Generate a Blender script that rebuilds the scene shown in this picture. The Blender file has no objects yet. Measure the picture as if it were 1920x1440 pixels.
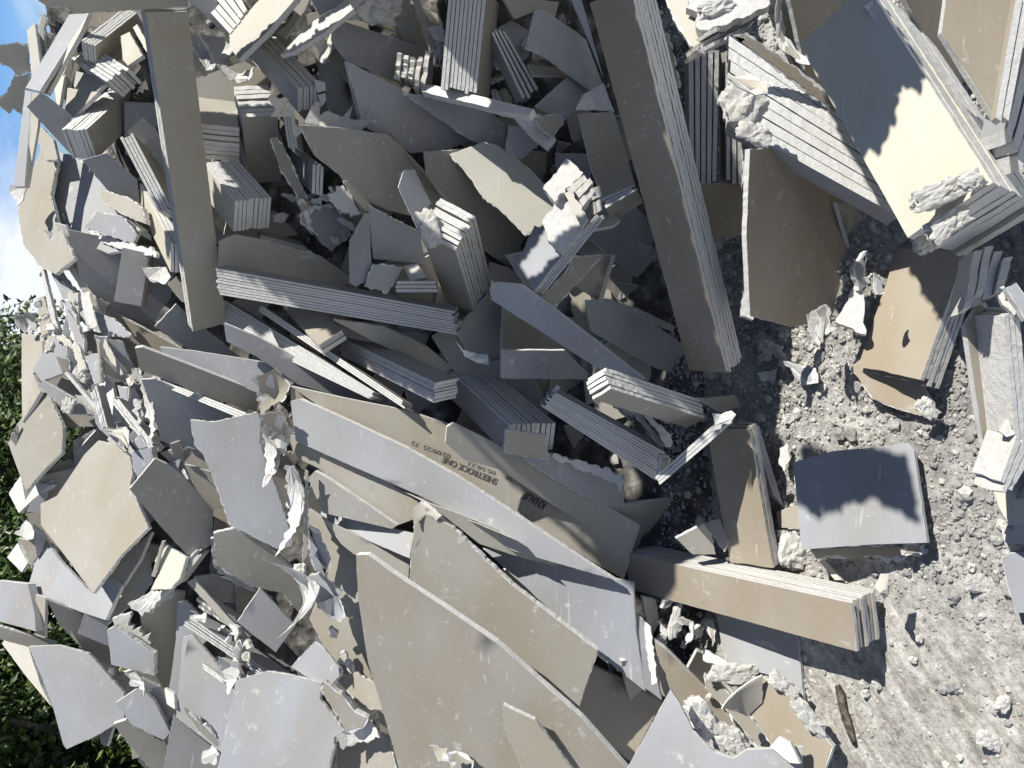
import bpy, bmesh, math, random
import numpy as np
from mathutils import Vector, Matrix, noise
R = math.radians
SC = bpy.context.scene
COL = SC.collection
# ------------------------------------------------------------------ camera, sky, sun, exposure
PITCH = R(30); EYE = Vector((0, 0, 1.6)); FPX = 1386.0
FW = Vector((0, math.cos(PITCH), -math.sin(PITCH)))
UPV = Vector((0, math.sin(PITCH), math.cos(PITCH)))
RT = Vector((1, 0, 0))
cd = bpy.data.cameras.new('camera'); cam = bpy.data.objects.new('camera', cd); COL.objects.link(cam)
cd.sensor_width = 36; cd.lens = 36*FPX/1920; cd.clip_start = .02; cd.clip_end = 3000
M3 = Matrix((( -UPV.x, RT.x, -FW.x), (-UPV.y, RT.y, -FW.y), (-UPV.z, RT.z, -FW.z)))   # the phone was held on its side
cam.matrix_world = Matrix.Translation(EYE) @ M3.to_4x4()
SC.camera = cam
SUNC = Vector((-.60, .65, .46)).normalized()          # towards the sun, camera axes
SUN = (M3 @ SUNC).normalized()
elev = math.asin(SUN.z); azim = math.atan2(SUN.x, SUN.y)
w = bpy.data.worlds.new('World'); SC.world = w; w.use_nodes = True
nt = w.node_tree; nt.nodes.clear()
out = nt.nodes.new('ShaderNodeOutputWorld'); bg = nt.nodes.new('ShaderNodeBackground'); sky = nt.nodes.new('ShaderNodeTexSky')
sky.sky_type = 'NISHITA'; sky.sun_disc = False; sky.sun_elevation = elev; sky.sun_rotation = azim
sky.air_density = 1.0; sky.dust_density = .2; sky.ozone_density = 3
bg.inputs[1].default_value = .050
nt.links.new(bg.outputs[0], out.inputs[0])
# soft clouds mixed into the sky itself
tc = nt.nodes.new('ShaderNodeTexCoord'); mp = nt.nodes.new('ShaderNodeMapping'); mp.inputs['Scale'].default_value = (1, 1, 2.2)
nz = nt.nodes.new('ShaderNodeTexNoise'); nz.inputs['Scale'].default_value = 2.6; nz.inputs['Detail'].default_value = 7; nz.inputs['Roughness'].default_value = .55
cr = nt.nodes.new('ShaderNodeValToRGB'); cr.color_ramp.elements[0].position = .50; cr.color_ramp.elements[1].position = .66
mx = nt.nodes.new('ShaderNodeMix'); mx.data_type = 'RGBA'; mx.inputs[7].default_value = (14, 14.8, 16, 1)
nt.links.new(tc.outputs['Generated'], mp.inputs[0]); nt.links.new(mp.outputs[0], nz.inputs[0]); sxy = nt.nodes.new('ShaderNodeSeparateXYZ'); nt.links.new(tc.outputs['Generated'], sxy.inputs[0])
ma = nt.nodes.new('ShaderNodeMath'); ma.operation = 'MULTIPLY_ADD'; ma.inputs[1].default_value = -1.1; ma.inputs[2].default_value = .34; nt.links.new(sxy.outputs[0], ma.inputs[0])
mb = nt.nodes.new('ShaderNodeMath'); mb.operation = 'MINIMUM'; mb.inputs[1].default_value = .17; nt.links.new(ma.outputs[0], mb.inputs[0])
md = nt.nodes.new('ShaderNodeMath'); md.operation = 'ADD'; nt.links.new(mb.outputs[0], md.inputs[0]); nt.links.new(nz.outputs[0], md.inputs[1]); nt.links.new(md.outputs[0], cr.inputs[0])
cz = nt.nodes.new('ShaderNodeMapRange'); cz.inputs[1].default_value = .12; cz.inputs[2].default_value = .45; cz.inputs[3].default_value = 1; cz.inputs[4].default_value = .12
sc_ = nt.nodes.new('ShaderNodeSeparateXYZ'); nt.links.new(tc.outputs['Generated'], sc_.inputs[0]); nt.links.new(sc_.outputs[2], cz.inputs[0])
cm = nt.nodes.new('ShaderNodeMath'); cm.operation = 'MULTIPLY'; nt.links.new(cr.outputs[0], cm.inputs[0]); nt.links.new(cz.outputs[0], cm.inputs[1]); nt.links.new(cm.outputs[0], mx.inputs[0]); hs = nt.nodes.new('ShaderNodeHueSaturation'); hs.inputs['Saturation'].default_value = 1.25; nt.links.new(sky.outputs[0], hs.inputs['Color']); tn = nt.nodes.new('ShaderNodeMix'); tn.data_type = 'RGBA'; tn.blend_type = 'MULTIPLY'; tn.inputs[0].default_value = 1; tn.inputs[7].default_value = (.84, .94, 1.15, 1)
hz = nt.nodes.new('ShaderNodeMapRange'); hz.inputs[1].default_value = .05; hz.inputs[2].default_value = .40; hz.inputs[3].default_value = 1; hz.inputs[4].default_value = 0
sz_ = nt.nodes.new('ShaderNodeSeparateXYZ'); nt.links.new(tc.outputs['Generated'], sz_.inputs[0]); nt.links.new(sz_.outputs[2], hz.inputs[0])
th = nt.nodes.new('ShaderNodeMix'); th.data_type = 'RGBA'; th.inputs[6].default_value = (.46, .56, .70, 1); th.inputs[7].default_value = (.95, 1.30, 2.2, 1)
nt.links.new(hz.outputs[0], th.inputs[0]); nt.links.new(th.outputs[2], tn.inputs[7])
nt.links.new(hs.outputs[0], tn.inputs[6]); nt.links.new(tn.outputs[2], mx.inputs[6]); nt.links.new(mx.outputs[2], bg.inputs[0])
sl = bpy.data.lights.new('sun', 'SUN'); sl.energy = 4.9; sl.angle = R(.5); sl.color = (1, .965, .90)
so = bpy.data.objects.new('sun', sl); COL.objects.link(so)
so.rotation_euler = SUN.to_track_quat('Z', 'Y').to_euler()
SC.view_settings.view_transform = 'Standard'; SC.view_settings.look = 'None'; SC.view_settings.exposure = 0.44; SC.view_settings.gamma = 1
SC.cycles.max_bounces = 5; SC.cycles.diffuse_bounces = 3

# ------------------------------------------------------------------ helpers
def tag(o, label=None, cat=None, group=None, kind=None):
    if label: o['label'] = label
    if cat: o['category'] = cat
    if group: o['group'] = group
    if kind: o['kind'] = kind
    return o
def empty(name, loc, label, cat, group=None):
    o = bpy.data.objects.new(name, None); o.location = loc; o.empty_display_size = .05; COL.objects.link(o)
    o['_p'] = 0; del o['_p']
    return tag(o, label, cat, group)
def link(name, verts, faces, mats, mi=None, parent=None, smooth=False):
    me = bpy.data.meshes.new(name)
    off = Vector(parent.location) if parent is not None else Vector((0, 0, 0))
    me.from_pydata([tuple(Vector(v)-off) for v in verts], [], faces)
    for m in mats: me.materials.append(m)
    if mi is not None: me.polygons.foreach_set('material_index', mi)
    if smooth: me.polygons.foreach_set('use_smooth', [True]*len(me.polygons))
    o = bpy.data.objects.new(name, me); COL.objects.link(o)
    if parent is not None: o.parent = parent
    me.update()
    return o
def ray(px, py): return np.array([(px-960)/FPX, (720-py)/FPX, -1.0])
C2W = np.array(M3); EYEN = np.array(EYE)
def toW(c): return Vector(C2W @ np.asarray(c) + EYEN)
# mean face of the heap, and the ground, as depth along the camera axis
def planedepth(px, py, p0, n):
    r = C2W @ ray(px, py); k = float(np.dot(n, r))
    if abs(k) < 1e-6: return 99
    d = float(np.dot(n, np.array(p0)-EYEN))/k
    return d if d > 0 else 99
def D(px, py):
    return min(planedepth(px, py, (0, 1.46, 0), (0, -.71, .70)), planedepth(px, py, (0, 0, 0), (0, 0, 1)))
def plane(cx, cy, off, tx, ty, d=None):
    n = np.array([tx, -ty, 1.0]); n /= np.linalg.norm(n)
    c = ray(cx, cy)*((D(cx, cy) if d is None else d)+off)
    k = float(np.dot(n, c))
    def f(px, py):
        r = ray(px, py); q = float(np.dot(n, r))
        if q > -.12: q = -.12
        return toW(r*(k/q))
    return f, Vector(C2W @ n)
def pts(s): return [tuple(float(v) for v in p.split(',')) for p in s.split()]
rnd = random.Random(11)
def nz3(p, s, seed=0): return noise.noise(Vector((p[0]*s+seed*7.3, p[1]*s-seed*3.1, p[2]*s+seed*1.7)))

# ------------------------------------------------------------------ materials
def base_mat(name, rough=.85, spec=.25):
    m = bpy.data.materials.new(name); m.use_nodes = True
    b = m.node_tree.nodes['Principled BSDF']; b.inputs['Roughness'].default_value = rough
    b.inputs['Specular IOR Level'].default_value = spec
    return m, m.node_tree, b
def N(nt, t, **k):
    n = nt.nodes.new(t)
    for a, v in k.items():
        if a.startswith('i_'): n.inputs[a[2:].replace('_', ' ')].default_value = v
        else: setattr(n, a, v)
    return n
def ramp(nt, fac, stops):
    r = N(nt, 'ShaderNodeValToRGB'); e = r.color_ramp.elements
    while len(e) < len(stops): e.new(.5)
    for i, (p, c) in enumerate(stops):
        e[i].position = p; e[i].color = (c[0], c[1], c[2], 1) if not isinstance(c, (int, float)) else (c, c, c, 1)
    nt.links.new(fac, r.inputs[0]); return r.outputs[0]
def mixc(nt, fac, a, b, mode='MIX'):
    m = N(nt, 'ShaderNodeMix', data_type='RGBA', blend_type=mode)
    for s, v in ((0, fac), (6, a), (7, b)):
        if isinstance(v, (int, float)): m.inputs[s].default_value = v
        elif isinstance(v, tuple): m.inputs[s].default_value = (*v, 1)
        else: nt.links.new(v, m.inputs[s])
    return m.outputs[2]
def coords(nt, scale=(1, 1, 1), rot=(0, 0, 0)):
    g = N(nt, 'ShaderNodeNewGeometry'); oi = N(nt, 'ShaderNodeObjectInfo')
    mp = N(nt, 'ShaderNodeMapping'); mp.inputs['Scale'].default_value = scale; mp.inputs['Rotation'].default_value = rot
    nt.links.new(g.outputs['Position'], mp.inputs[0])
    return mp.outputs[0], oi.outputs['Random']
def paper(name, col, col2, dust=.5):
    m, nt, b = base_mat(name, .62, .35)
    co, rn = coords(nt)
    n1 = N(nt, 'ShaderNodeTexNoise'); n1.inputs['Scale'].default_value = 3.1; n1.inputs['Detail'].default_value = 5
    n2 = N(nt, 'ShaderNodeTexNoise'); n2.inputs['Scale'].default_value = 22; n2.inputs['Detail'].default_value = 8; n2.inputs['Roughness'].default_value = .65
    n3 = N(nt, 'ShaderNodeTexNoise'); n3.inputs['Scale'].default_value = 340; n3.inputs['Detail'].default_value = 2
    for n in (n1, n2, n3): nt.links.new(co, n.inputs[0])
    c = mixc(nt, ramp(nt, n1.outputs[0], [(.35, 0.0), (.7, 1.0)]), col, col2)
    # whole-piece variation of the paper
    hv = ramp(nt, rn, [(0, (.84, .84, .85)), (1, (1.08, 1.06, 1.03))])
    c = mixc(nt, 1.0, c, hv, 'MULTIPLY')
    # scuffs and gypsum dust with shapes of their own, stretched like drag marks
    co2, _ = coords(nt, (9, 2.2, 14), (.4, .7, .3))
    n4 = N(nt, 'ShaderNodeTexNoise'); n4.inputs['Scale'].default_value = 2.6; n4.inputs['Detail'].default_value = 9; n4.inputs['Roughness'].default_value = .72
    nt.links.new(co2, n4.inputs[0])
    f = ramp(nt, n4.outputs[0], [(.60, 0.0), (.70, dust)])
    c = mixc(nt, f, c, (.62, .62, .60))
    f2 = ramp(nt, n2.outputs[0], [(.62, 0.0), (.74, dust*.6)])
    c = mixc(nt, f2, c, (.60, .60, .59))
    f3 = ramp(nt, n2.outputs[0], [(.24, .45), (.34, 0.0)])
    c = mixc(nt, f3, c, (.20, .17, .13))
    v = N(nt, 'ShaderNodeTexVoronoi'); v.inputs['Scale'].default_value = 75; nt.links.new(co, v.inputs[0])
    f4 = ramp(nt, v.outputs['Distance'], [(.035, .8), (.075, 0.0)])
    nt5 = ramp(nt, n2.outputs[0], [(.5, 0.0), (.58, 1.0)])
    f4 = mixc(nt, 1.0, f4, nt5, 'MULTIPLY')
    vs = N(nt, 'ShaderNodeTexVoronoi'); vs.inputs['Scale'].default_value = 34; vs.inputs['Randomness'].default_value = 1; nt.links.new(co, vs.inputs[0])
    f6 = ramp(nt, vs.outputs['Distance'], [(.02, .9), (.045, 0.0)])
    n6 = N(nt, 'ShaderNodeTexNoise'); n6.inputs['Scale'].default_value = 7; nt.links.new(co, n6.inputs[0])
    f6 = mixc(nt, 1.0, f6, ramp(nt, n6.outputs[0], [(.48, 0.0), (.55, 1.0)]), 'MULTIPLY')
    c = mixc(nt, f6, c, (.16, .14, .11))
    # water-stained bands with soft edges, and fine drag scratches
    co3, _ = coords(nt, (1.2, 3.1, 1.7), (.9, .2, .5)); n7 = N(nt, 'ShaderNodeTexNoise'); n7.inputs['Scale'].default_value = 1.9; n7.inputs['Detail'].default_value = 3; nt.links.new(co3, n7.inputs[0])
    c = mixc(nt, 1.0, c, ramp(nt, n7.outputs[0], [(.36, (1.05, 1.06, 1.09)), (.5, (1, 1, 1)), (.64, (.965, .925, .87))]), 'MULTIPLY')
    co4, _ = coords(nt, (2, 60, 60), (.3, .9, .6)); n8 = N(nt, 'ShaderNodeTexNoise'); n8.inputs['Scale'].default_value = 1.6; n8.inputs['Detail'].default_value = 4; nt.links.new(co4, n8.inputs[0])
    f8 = mixc(nt, 1.0, ramp(nt, n8.outputs[0], [(.66, 0.0), (.70, .5)]), ramp(nt, n6.outputs[0], [(.5, 0.0), (.6, 1.0)]), 'MULTIPLY')
    c = mixc(nt, f8, c, (.60, .60, .58))
    c = mixc(nt, f4, c, (.75, .75, .72))
    nt.links.new(c, b.inputs['Base Color'])
    bp = N(nt, 'ShaderNodeBump'); bp.inputs['Strength'].default_value = .22; bp.inputs['Distance'].default_value = .004
    ad = N(nt, 'ShaderNodeMath', operation='MULTIPLY_ADD'); ad.inputs[1].default_value = .12
    nt.links.new(n3.outputs[0], ad.inputs[0]); nt.links.new(n2.outputs[0], ad.inputs[2])
    nt.links.new(ad.outputs[0], bp.inputs['Height']); nt.links.new(bp.outputs[0], b.inputs['Normal'])
    return m
def gypsum(name, col, rough_amp=.6, scale=60):
    m, nt, b = base_mat(name, .95, .1)
    co, rn = coords(nt)
    n1 = N(nt, 'ShaderNodeTexNoise'); n1.inputs['Scale'].default_value = scale; n1.inputs['Detail'].default_value = 9; n1.inputs['Roughness'].default_value = .7
    n2 = N(nt, 'ShaderNodeTexNoise'); n2.inputs['Scale'].default_value = 6; n2.inputs['Detail'].default_value = 4
    nt.links.new(co, n1.inputs[0]); nt.links.new(co, n2.inputs[0])
    c = mixc(nt, ramp(nt, n1.outputs[0], [(.3, 0.0), (.7, 1.0)]), tuple(x*.78 for x in col), col)
    c = mixc(nt, ramp(nt, n2.outputs[0], [(.4, 0.0), (.75, .5)]), c, tuple(x*.7*y for x, y in zip(col, (1.03, 1, .93))))
    nt.links.new(c, b.inputs['Base Color'])
    bp = N(nt, 'ShaderNodeBump'); bp.inputs['Strength'].default_value = rough_amp; bp.inputs['Distance'].default_value = .006
    nt.links.new(n1.outputs[0], bp.inputs['Height']); nt.links.new(bp.outputs[0], b.inputs['Normal'])
    return m
PAP = {
 'b': paper('greige_paper', (.36, .35, .31), (.335, .31, .255), .5),
 'o': paper('tan_paper', (.365, .33, .265), (.31, .265, .20), .5),
 'g': paper('grey_paper', (.345, .355, .365), (.30, .31, .325), .6),
 'i': paper('ivory_paper', (.56, .54, .45), (.50, .48, .41), .3),
 'w': gypsum('white_gypsum', (.70, .69, .66), .8),
}
EDGE = gypsum('board_edge', (.69, .69, .67), .5, 120)
CRUMB = gypsum('crumbled_gypsum', (.64, .63, .59), .9, 45)
DARKP = PAP['b']

# ------------------------------------------------------------------ boards, stacks, scraps, chunks
GS = 'loose drywall sheets of the heap'; GK = 'stacks of narrow drywall strips'
GT = 'torn paper and gypsum scraps'
def outline(P, step, amp, seed, inset=0.0, lowf=.35):
    """subdivide a closed 3D outline and make it ragged inside its own plane"""
    res = []; n = len(P)
    c = sum((p for p in P), Vector())/n
    nrm = Vector()
    for i in range(n): nrm += (P[i]-c).cross(P[(i+1) % n]-c)
    nrm.normalize()
    for i in range(n):
        a, b = P[i], P[(i+1) % n]; L = (b-a).length; k = max(1, int(L/step))
        o = (b-a).cross(nrm); o = o.normalized() if o.length > 0 else o
        ew = .35+1.3*abs(nz3(a, 3.7, seed))*2
        for j in range(k):
            t = j/k; p = a.lerp(b, t)
            j0 = 0 if j == 0 else 1
            q = amp*ew*(nz3(p, 38, seed)*lowf+nz3(p, 130, seed+3)*1.1+(rnd.random()-.5)*.7)
            res.append(p+o*(q*j0-inset))
    return res
def flatmesh(O, nrm, fine, warp, lift, seed):
    """triangulated face over outline O, gently warped"""
    bm = bmesh.new(); vs = [bm.verts.new(p) for p in O]
    try: f = bm.faces.new(vs)
    except Exception: bm.free(); return None
    bmesh.ops.triangulate(bm, faces=[f], quad_method='BEAUTY', ngon_method='EAR_CLIP')
    for _ in range(3):
        le = [e for e in bm.edges if not e.is_boundary and e.calc_length() > fine]
        if not le: break
        bmesh.ops.subdivide_edges(bm, edges=le, cuts=1)
        bmesh.ops.triangulate(bm, faces=[f for f in bm.faces if len(f.verts) > 3])
    bmesh.ops.recalc_face_normals(bm, faces=bm.faces)
    s = sum((f.normal*f.calc_area() for f in bm.faces), Vector())
    if s.dot(nrm) < 0: bmesh.ops.reverse_faces(bm, faces=bm.faces)
    for v in bm.verts: v.co += nrm*(warp(v.co)+lift)
    V = [v.co.copy() for v in bm.verts]; bm.verts.index_update(); F = [[v.index for v in f.verts] for f in bm.faces]
    bm.free(); return V, F
NSHEET = [0]
def S(s, mat, tx, ty, off, label, r=.35, th=.0127, curl=0, bend=.35, name='drywall_sheet', cat='drywall sheet', group=GS, d=None, print_=None):
    NSHEET[0] += 1; seed = NSHEET[0]
    q = pts(s); cx = sum(p[0] for p in q)/len(q); cy = sum(p[1] for p in q)/len(q)
    pl, n = plane(cx, cy, off, tx, ty, d)
    P = [pl(*p) for p in q]
    c = sum(P, Vector())/len(P)
    ax = (P[len(P)//2]-P[0]).normalized()
    def warp(p):
        v = bend*.012*nz3(p, 2.6, seed)
        if curl: v += curl*((p-c).dot(ax))**2*8
        return v
    root = empty(name, c-n*th, label, cat, group)
    amp = .0006+.0052*r*r+.001*r; lf = .3+1.1*max(0, r-.35)/.65
    O = outline(P, .009 if r > .2 else .02, amp, seed, lowf=lf)
    fm = flatmesh(O, n, .07, warp, 0, seed)
    if fm is None: return root
    V, F = fm; k = len(O)
    # gypsum core: front, sides, back
    nb = len(V); VV = V + [v-n*th for v in V]
    FF = [list(f) for f in F] + [[i+nb for i in reversed(f)] for f in F]
    mi = [0]*len(F)+[1]*len(F)
    fr = Vector(); 
    for i in range(k):
        j = (i+1) % k; FF.append([i, i+nb, j+nb, j]); mi.append(0)
    core = EDGE if mat != 'w' else PAP['w']
    link('gypsum_core', VV, FF, [core, PAP['g'] if mat in 'bo' else PAP['b']], mi, root)
    if mat != 'w':
        O2 = outline(P, .009 if r > .2 else .02, amp*.8, seed+50, inset=.0005+.0038*r*r, lowf=lf)
        fm = flatmesh(O2, n, .07, warp, .0011, seed)
        if fm: link('facing_paper', fm[0], fm[1], [PAP[mat]], None, root, smooth=True)
    if print_: print_(pl, n, root)
    return root
def stack(A, B, Dd, BD, ext, n, mat, label, r, name, gap, root=None, group=GK, edge=None):
    seed = rnd.randint(0, 999)
    c = (A+B+Dd+BD)/4+ext*.5
    if root is None: root = empty(name, c, label, 'board stack', group)
    L = ((A-B).length+(Dd-BD).length)/2; W = max(ext.length, 1e-4)
    def P(l, w, t): return A.lerp(B, l).lerp(Dd.lerp(BD, l), t)+ext*w
    kl = max(3, int(L/.011)); kw = max(2, int(W/.02))
    for i in range(n):
        e0 = rnd.uniform(-1, 1)*(.003+.008*r)/L; e1 = rnd.uniform(-1, 1)*(.003+.008*r)/L; w0 = rnd.uniform(-1, 1)*(.0006+.0022*r)/W
        dl = (.0006+.004*r)/L; dw = (.0003+.0020*r*(.3+r))/W
        ph = rnd.random()*50
        def nn(x): return noise.noise(Vector((x*.5, seed, i*5.1)))*1.0+rnd.uniform(-.55, .55)
        O = []
        for j in range(kl): O.append((e0+(1-e0+e1)*j/kl, w0+dw*nn(j*.7+ph)))
        for j in range(kw): O.append((1+e1+dl*nn(j*.9+ph+30), w0+(1-w0)*j/kw))
        for j in range(kl): O.append((1+e1-(1+e1-e0)*j/kl, 1+dw*nn(j*.7+ph+60)))
        for j in range(kw): O.append((e0+dl*nn(j*.9+ph+90), 1-(1-w0)*j/kw))
        t0 = i/n; t1 = (i+1-(gap+.05)*rnd.uniform(.85, 1.2))/n
        k = len(O)
        V = [P(l, w_, t0) for l, w_ in O]+[P(l, w_, t1) for l, w_ in O]
        F = [list(range(k)), list(range(2*k-1, k-1, -1))]+[[j, j+k, (j+1) % k+k, (j+1) % k] for j in range(k)]
        mi = [0, 0]+[1]*k
        o = link('board_layer', V, F, [PAP[mat], edge or EDGE], mi, root)
        bm = bmesh.new(); bm.from_mesh(o.data); bmesh.ops.recalc_face_normals(bm, faces=bm.faces); bm.to_mesh(o.data); bm.free()
    return root
BOX = {}
def K(A, B, C, Dp, n, mat, off, label, r=.3, lb=0, gap=.12, name='drywall_stack', d=None, prior=.04, wt=.16):
    """stack of strips: near corner A, B along its length, C across one board, Dp through the stack (pixels); depths solved so the edges are square"""
    rA, rB, rC, rD = ray(*A), ray(*B), ray(*C), ray(*Dp)
    dA = (D(*A) if d is None else d)+off
    pri = np.array([1+lb, 1+prior, 1+prior])
    def vec(x): return rB*x[0]-rA, rC*x[1]-rA, rD*x[2]-rA
    def res(x):
        b, c, dd = vec(x); f = lambda u, v: float(np.dot(u, v)/(np.linalg.norm(u)*np.linalg.norm(v)))
        return np.array([f(b, c), f(b, dd), f(c, dd), *(wt*(x-pri))])
    best = None
    for s0 in (-.35, -.15, 0, .15, .35):
        for s1 in (.02, .08):
            for s2 in (.02, .08):
                x = np.array([1+s0, 1+s1, 1+s2])
                for _ in range(30):
                    f0 = res(x); J = np.zeros((6, 3))
                    for k in range(3):
                        xx = x.copy(); xx[k] += 1e-5; J[:, k] = (res(xx)-f0)/1e-5
                    st = np.linalg.lstsq(J.T@J+1e-5*np.eye(3), -J.T@f0, rcond=None)[0]
                    x = x+np.clip(st, -.05, .05)
                x = np.clip(x, .4, 2)
                b, c, dd = vec(x); cost = float(np.sum(res(x)**2))
                n1 = np.cross(b, c); n1 *= -np.sign(np.dot(n1, dd)); n2 = np.cross(b, dd); n2 *= -np.sign(np.dot(n2, c))
                if np.dot(n1, -rA) < 0: cost += 1
                if np.dot(n2, -rA) < 0: cost += 1
                if best is None or cost < best[0]: best = (cost, x)
    cost, x = best
    a = toW(rA*dA); b, c, dd = [Vector(C2W @ (v*dA)) for v in vec(x)]
    BOX[label] = (a, a+b, a+c, a+dd, a+b+c, a+b+dd)
    if cost > .2: print('K?', label[:40], round(cost, 2), x)
    return stack(a, a+b, a+dd, a+b+dd, c, n, mat, label, r, name, gap)
def F(s, n, mat, tx, ty, off, label, dep=.07, r=.4, gap=.11, name='drywall_stack', d=None, edge=None):
    """stack seen edge-on: four pixel corners A B B' A' of the face that shows the edges, stack runs A to A'"""
    q = pts(s); cx = sum(p[0] for p in q)/4; cy = sum(p[1] for p in q)/4
    pl, nn = plane(cx, cy, off, tx, ty, d)
    A, B, BD, Dd = [pl(*p) for p in q]
    return stack(A, B, Dd, BD, -nn*dep, n, mat, label, r, name, gap, edge=edge)
def T(s, mat, tx, ty, off, label, curl=1.0, r=1.0, th=.004, **k):
    return S(s, mat, tx, ty, off, label, r=r, th=th, curl=curl, bend=1.6, name='torn_scrap', cat='scrap', group=GT, **k)
def ICO(sub):
    bm = bmesh.new(); bmesh.ops.create_icosphere(bm, subdivisions=sub, radius=1)
    bm.verts.index_update()
    r_ = ([v.co.copy() for v in bm.verts], [[v.index for v in f.verts] for f in bm.faces]); bm.free(); return r_
I1, I2, I4 = ICO(1), ICO(2), ICO(4)
def Ck(x, y, sx, sy, ang, off, label, sz=.6, d=None, mat=None):
    """crumbling lump of gypsum, sizes in pixels at its own distance"""
    dd = (D(x, y) if d is None else d)+off; c = toW(ray(x, y)*dd); k = dd/FPX
    seed = rnd.random()*100; ca, sa = math.cos(R(ang)), math.sin(R(ang)); V = []
    for v in I4[0]:
        p = v.copy(); m = max(abs(p.x), abs(p.y), abs(p.z)); p = p.lerp(p/m*.85, .55)
        m_ = (sx*sy*sy)**.333; u = Vector((v.x*sx/m_, v.y*sy/m_, v.z*min(sx, sy)*.8/m_))
        q = 1+.34*nz3(u, 1.3, seed)+.26*nz3(u, 3.0, seed)+.13*nz3(u, 8, seed)+.07*nz3(u, 20, seed)
        p = p*q; X = p.x*sx*k; Y = p.y*sy*k; Z = p.z*sz*k*min(sx, sy)
        X, Y = X*ca-Y*sa, X*sa+Y*ca
        V.append(c+Vector(C2W @ np.array([X, -Y, Z])))
    o = link('gypsum_chunk', V, I4[1], [mat or CRUMB]); 
    o.data.transform(Matrix.Translation(-c)); o.location = c
    tag(o, label, 'chunk', 'crumbling gypsum lumps'); return o
# ------------------------------------------------------------------ the heap, piece by piece
# ---- top left: crest seen against the sky
S('70,-30 350,-30 352,12 275,17 210,22 137,25 125,12 92,14 72,2', 'b', .2, .45, -.22, 'shaded brown board jutting in along the top edge above the sky', r=.5)
K((361,620),(272,20),(424,605),(352,608),5,'b',-.12,'tall dark brown stack standing upright in front of the crest, from the top edge downward',lb=-.05,wt=.7)
K((163,242),(378,48),(183,297),(113,243),7,'b',-.14,'thick brown stack slanting behind the tall upright stack, seven layers, pointing down to the left',lb=.12,wt=.5)
K((178,86),(272,12),(182,120),(152,75),5,'b',-.10,'short brown stack with bent ends just under the top edge, near the sky')
S('130,27 167,25 75,172 48,165', 'g', -.2, -.3, -.12, 'upper arm of the long pale folded board against the sky', r=.15, bend=.1)
S('167,25 152,60 88,177 73,170', 'i', -.5, -.2, -.115, 'pale lit flange along the upper folded board', r=.15, bend=.1)
S('48,168 60,175 47,350 25,350', 'g', -.3, -.2, -.12, 'lower arm of the pale folded board hanging against the sky', r=.15, bend=.1)
S('60,175 75,172 72,235 52,350 47,350', 'i', .1, -.1, -.115, 'narrow grey flange beside the lower folded board', r=.15, bend=.1)
T('25,350 52,346 45,360 43,380 36,388 28,375 20,362','w',-.2,-.2,-.12,'torn white tuft at the foot of the pale folded board')
S('-6,86 27,79 52,82 57,133 30,143 20,127 -6,117', 'b', .3, .3, .1, 'ragged brown sheet poking out left into the blue sky', r=1)
S('25,142 57,137 47,200 42,217 23,203 17,213 -6,197 -3,186 13,173', 'b', .35, .3, .12, 'torn brown flap against the sky under the first ragged sheet', r=1)
S('50,57 65,43 75,120 60,147', 'b', -.4, -.3, 0, 'lit upright splinter standing on the crest against the sky', r=.5)
S('76,23 90,33 83,65 88,100 78,113 73,60', 'b', -.1, .1, .05, 'thin curled splinter rising highest above the crest', r=.9)
S('82,62 100,62 92,100 84,90','g',.3,.2,.09,'small grey tip behind the crest splinters',r=.8)
S('227,68 243,60 268,105 241,124 231,113', 'i', -.4, -.2, -.02, 'bright ivory fragment framed between the crest stacks', r=.3)
S('250,52 258,46 282,90 275,98', 'i', -.4, -.2, -.01, 'slim ivory strip beside the bright framed fragment', r=.3)
S('195,70 240,62 230,110 215,120 190,118','b',.5,.4,.08,'dark board deep between the two crest stacks',r=.2)
S('100,150 125,95 140,85 120,150 108,215','i',-.3,-.3,.02,'sunlit ivory strip behind the pale folded board',r=.3)
S('118,140 142,90 150,120 130,165 122,210','b',.3,.2,.03,'brown strip right of the sunlit crest strip',r=.4)
S('143,133 205,150 179,175 138,163', 'g', -.2, -.3, -.02, 'small pale grey piece wedged behind the slanting thick stack', r=.4)
S('127,165 184,172 136,220 122,208', 'b', -.4, -.3, -.04, 'beige piece with pale rim tucked above the thick stack', r=.3)
F('137,112 205,157 237,124 175,84', 6,'g',-.3,-.4,-.05,'torn white ribbed stack crossing behind the slanting thick stack', r=1.3)
S('50,200 77,172 135,216 128,245 135,292', 'g', .55, .35, -.10, 'shaded grey box-like board pointing left above the slanting stack end', r=.3, th=.03)
S('75,235 100,262 108,300 86,300 70,260','b',-.3,-.3,.03,'narrow lit strip left of the big pale sheet',r=.5)
S('108,285 135,292 162,308 205,350 262,430 240,470 200,475 125,440 97,367', 'g', -.45, -.25, .03, 'big pale blue-grey sunlit sheet under the slanting thick stack', r=.5)
S('155,300 200,287 257,337 262,385 245,390 200,355', 'g', .5, .4, -.04, 'dark blue-grey board corner in shade below the thick stack end', r=.3)
S('80,270 108,300 96,367 108,413 140,485 105,515 75,500 45,460 33,400 37,380 50,345', 'b', -.5, -.25, .0, 'tall beige sunlit sheet forming the left edge of the crest', r=.6)
S('108,405 118,400 150,500 140,520 108,450','b',-.2,-.2,.02,'narrow beige strip between tall beige sheet and pale sheet',r=1)
T('97,438 112,443 125,455 128,468 112,478 103,462','w',-.2,-.2,-.04,'small white crumpled tuft on the seam beside the tall beige sheet')
K((298,398),(226,260),(345,434),(322,388),4,'b',-.20,'narrow ribbed stack running down beside the tall upright stack, upper of two',wt=.6,lb=.02)
K((320,457),(262,345),(320,510),(359,457),5,'i',-.24,'white-faced stack with five dark end layers left of the tall upright stack')
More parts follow.
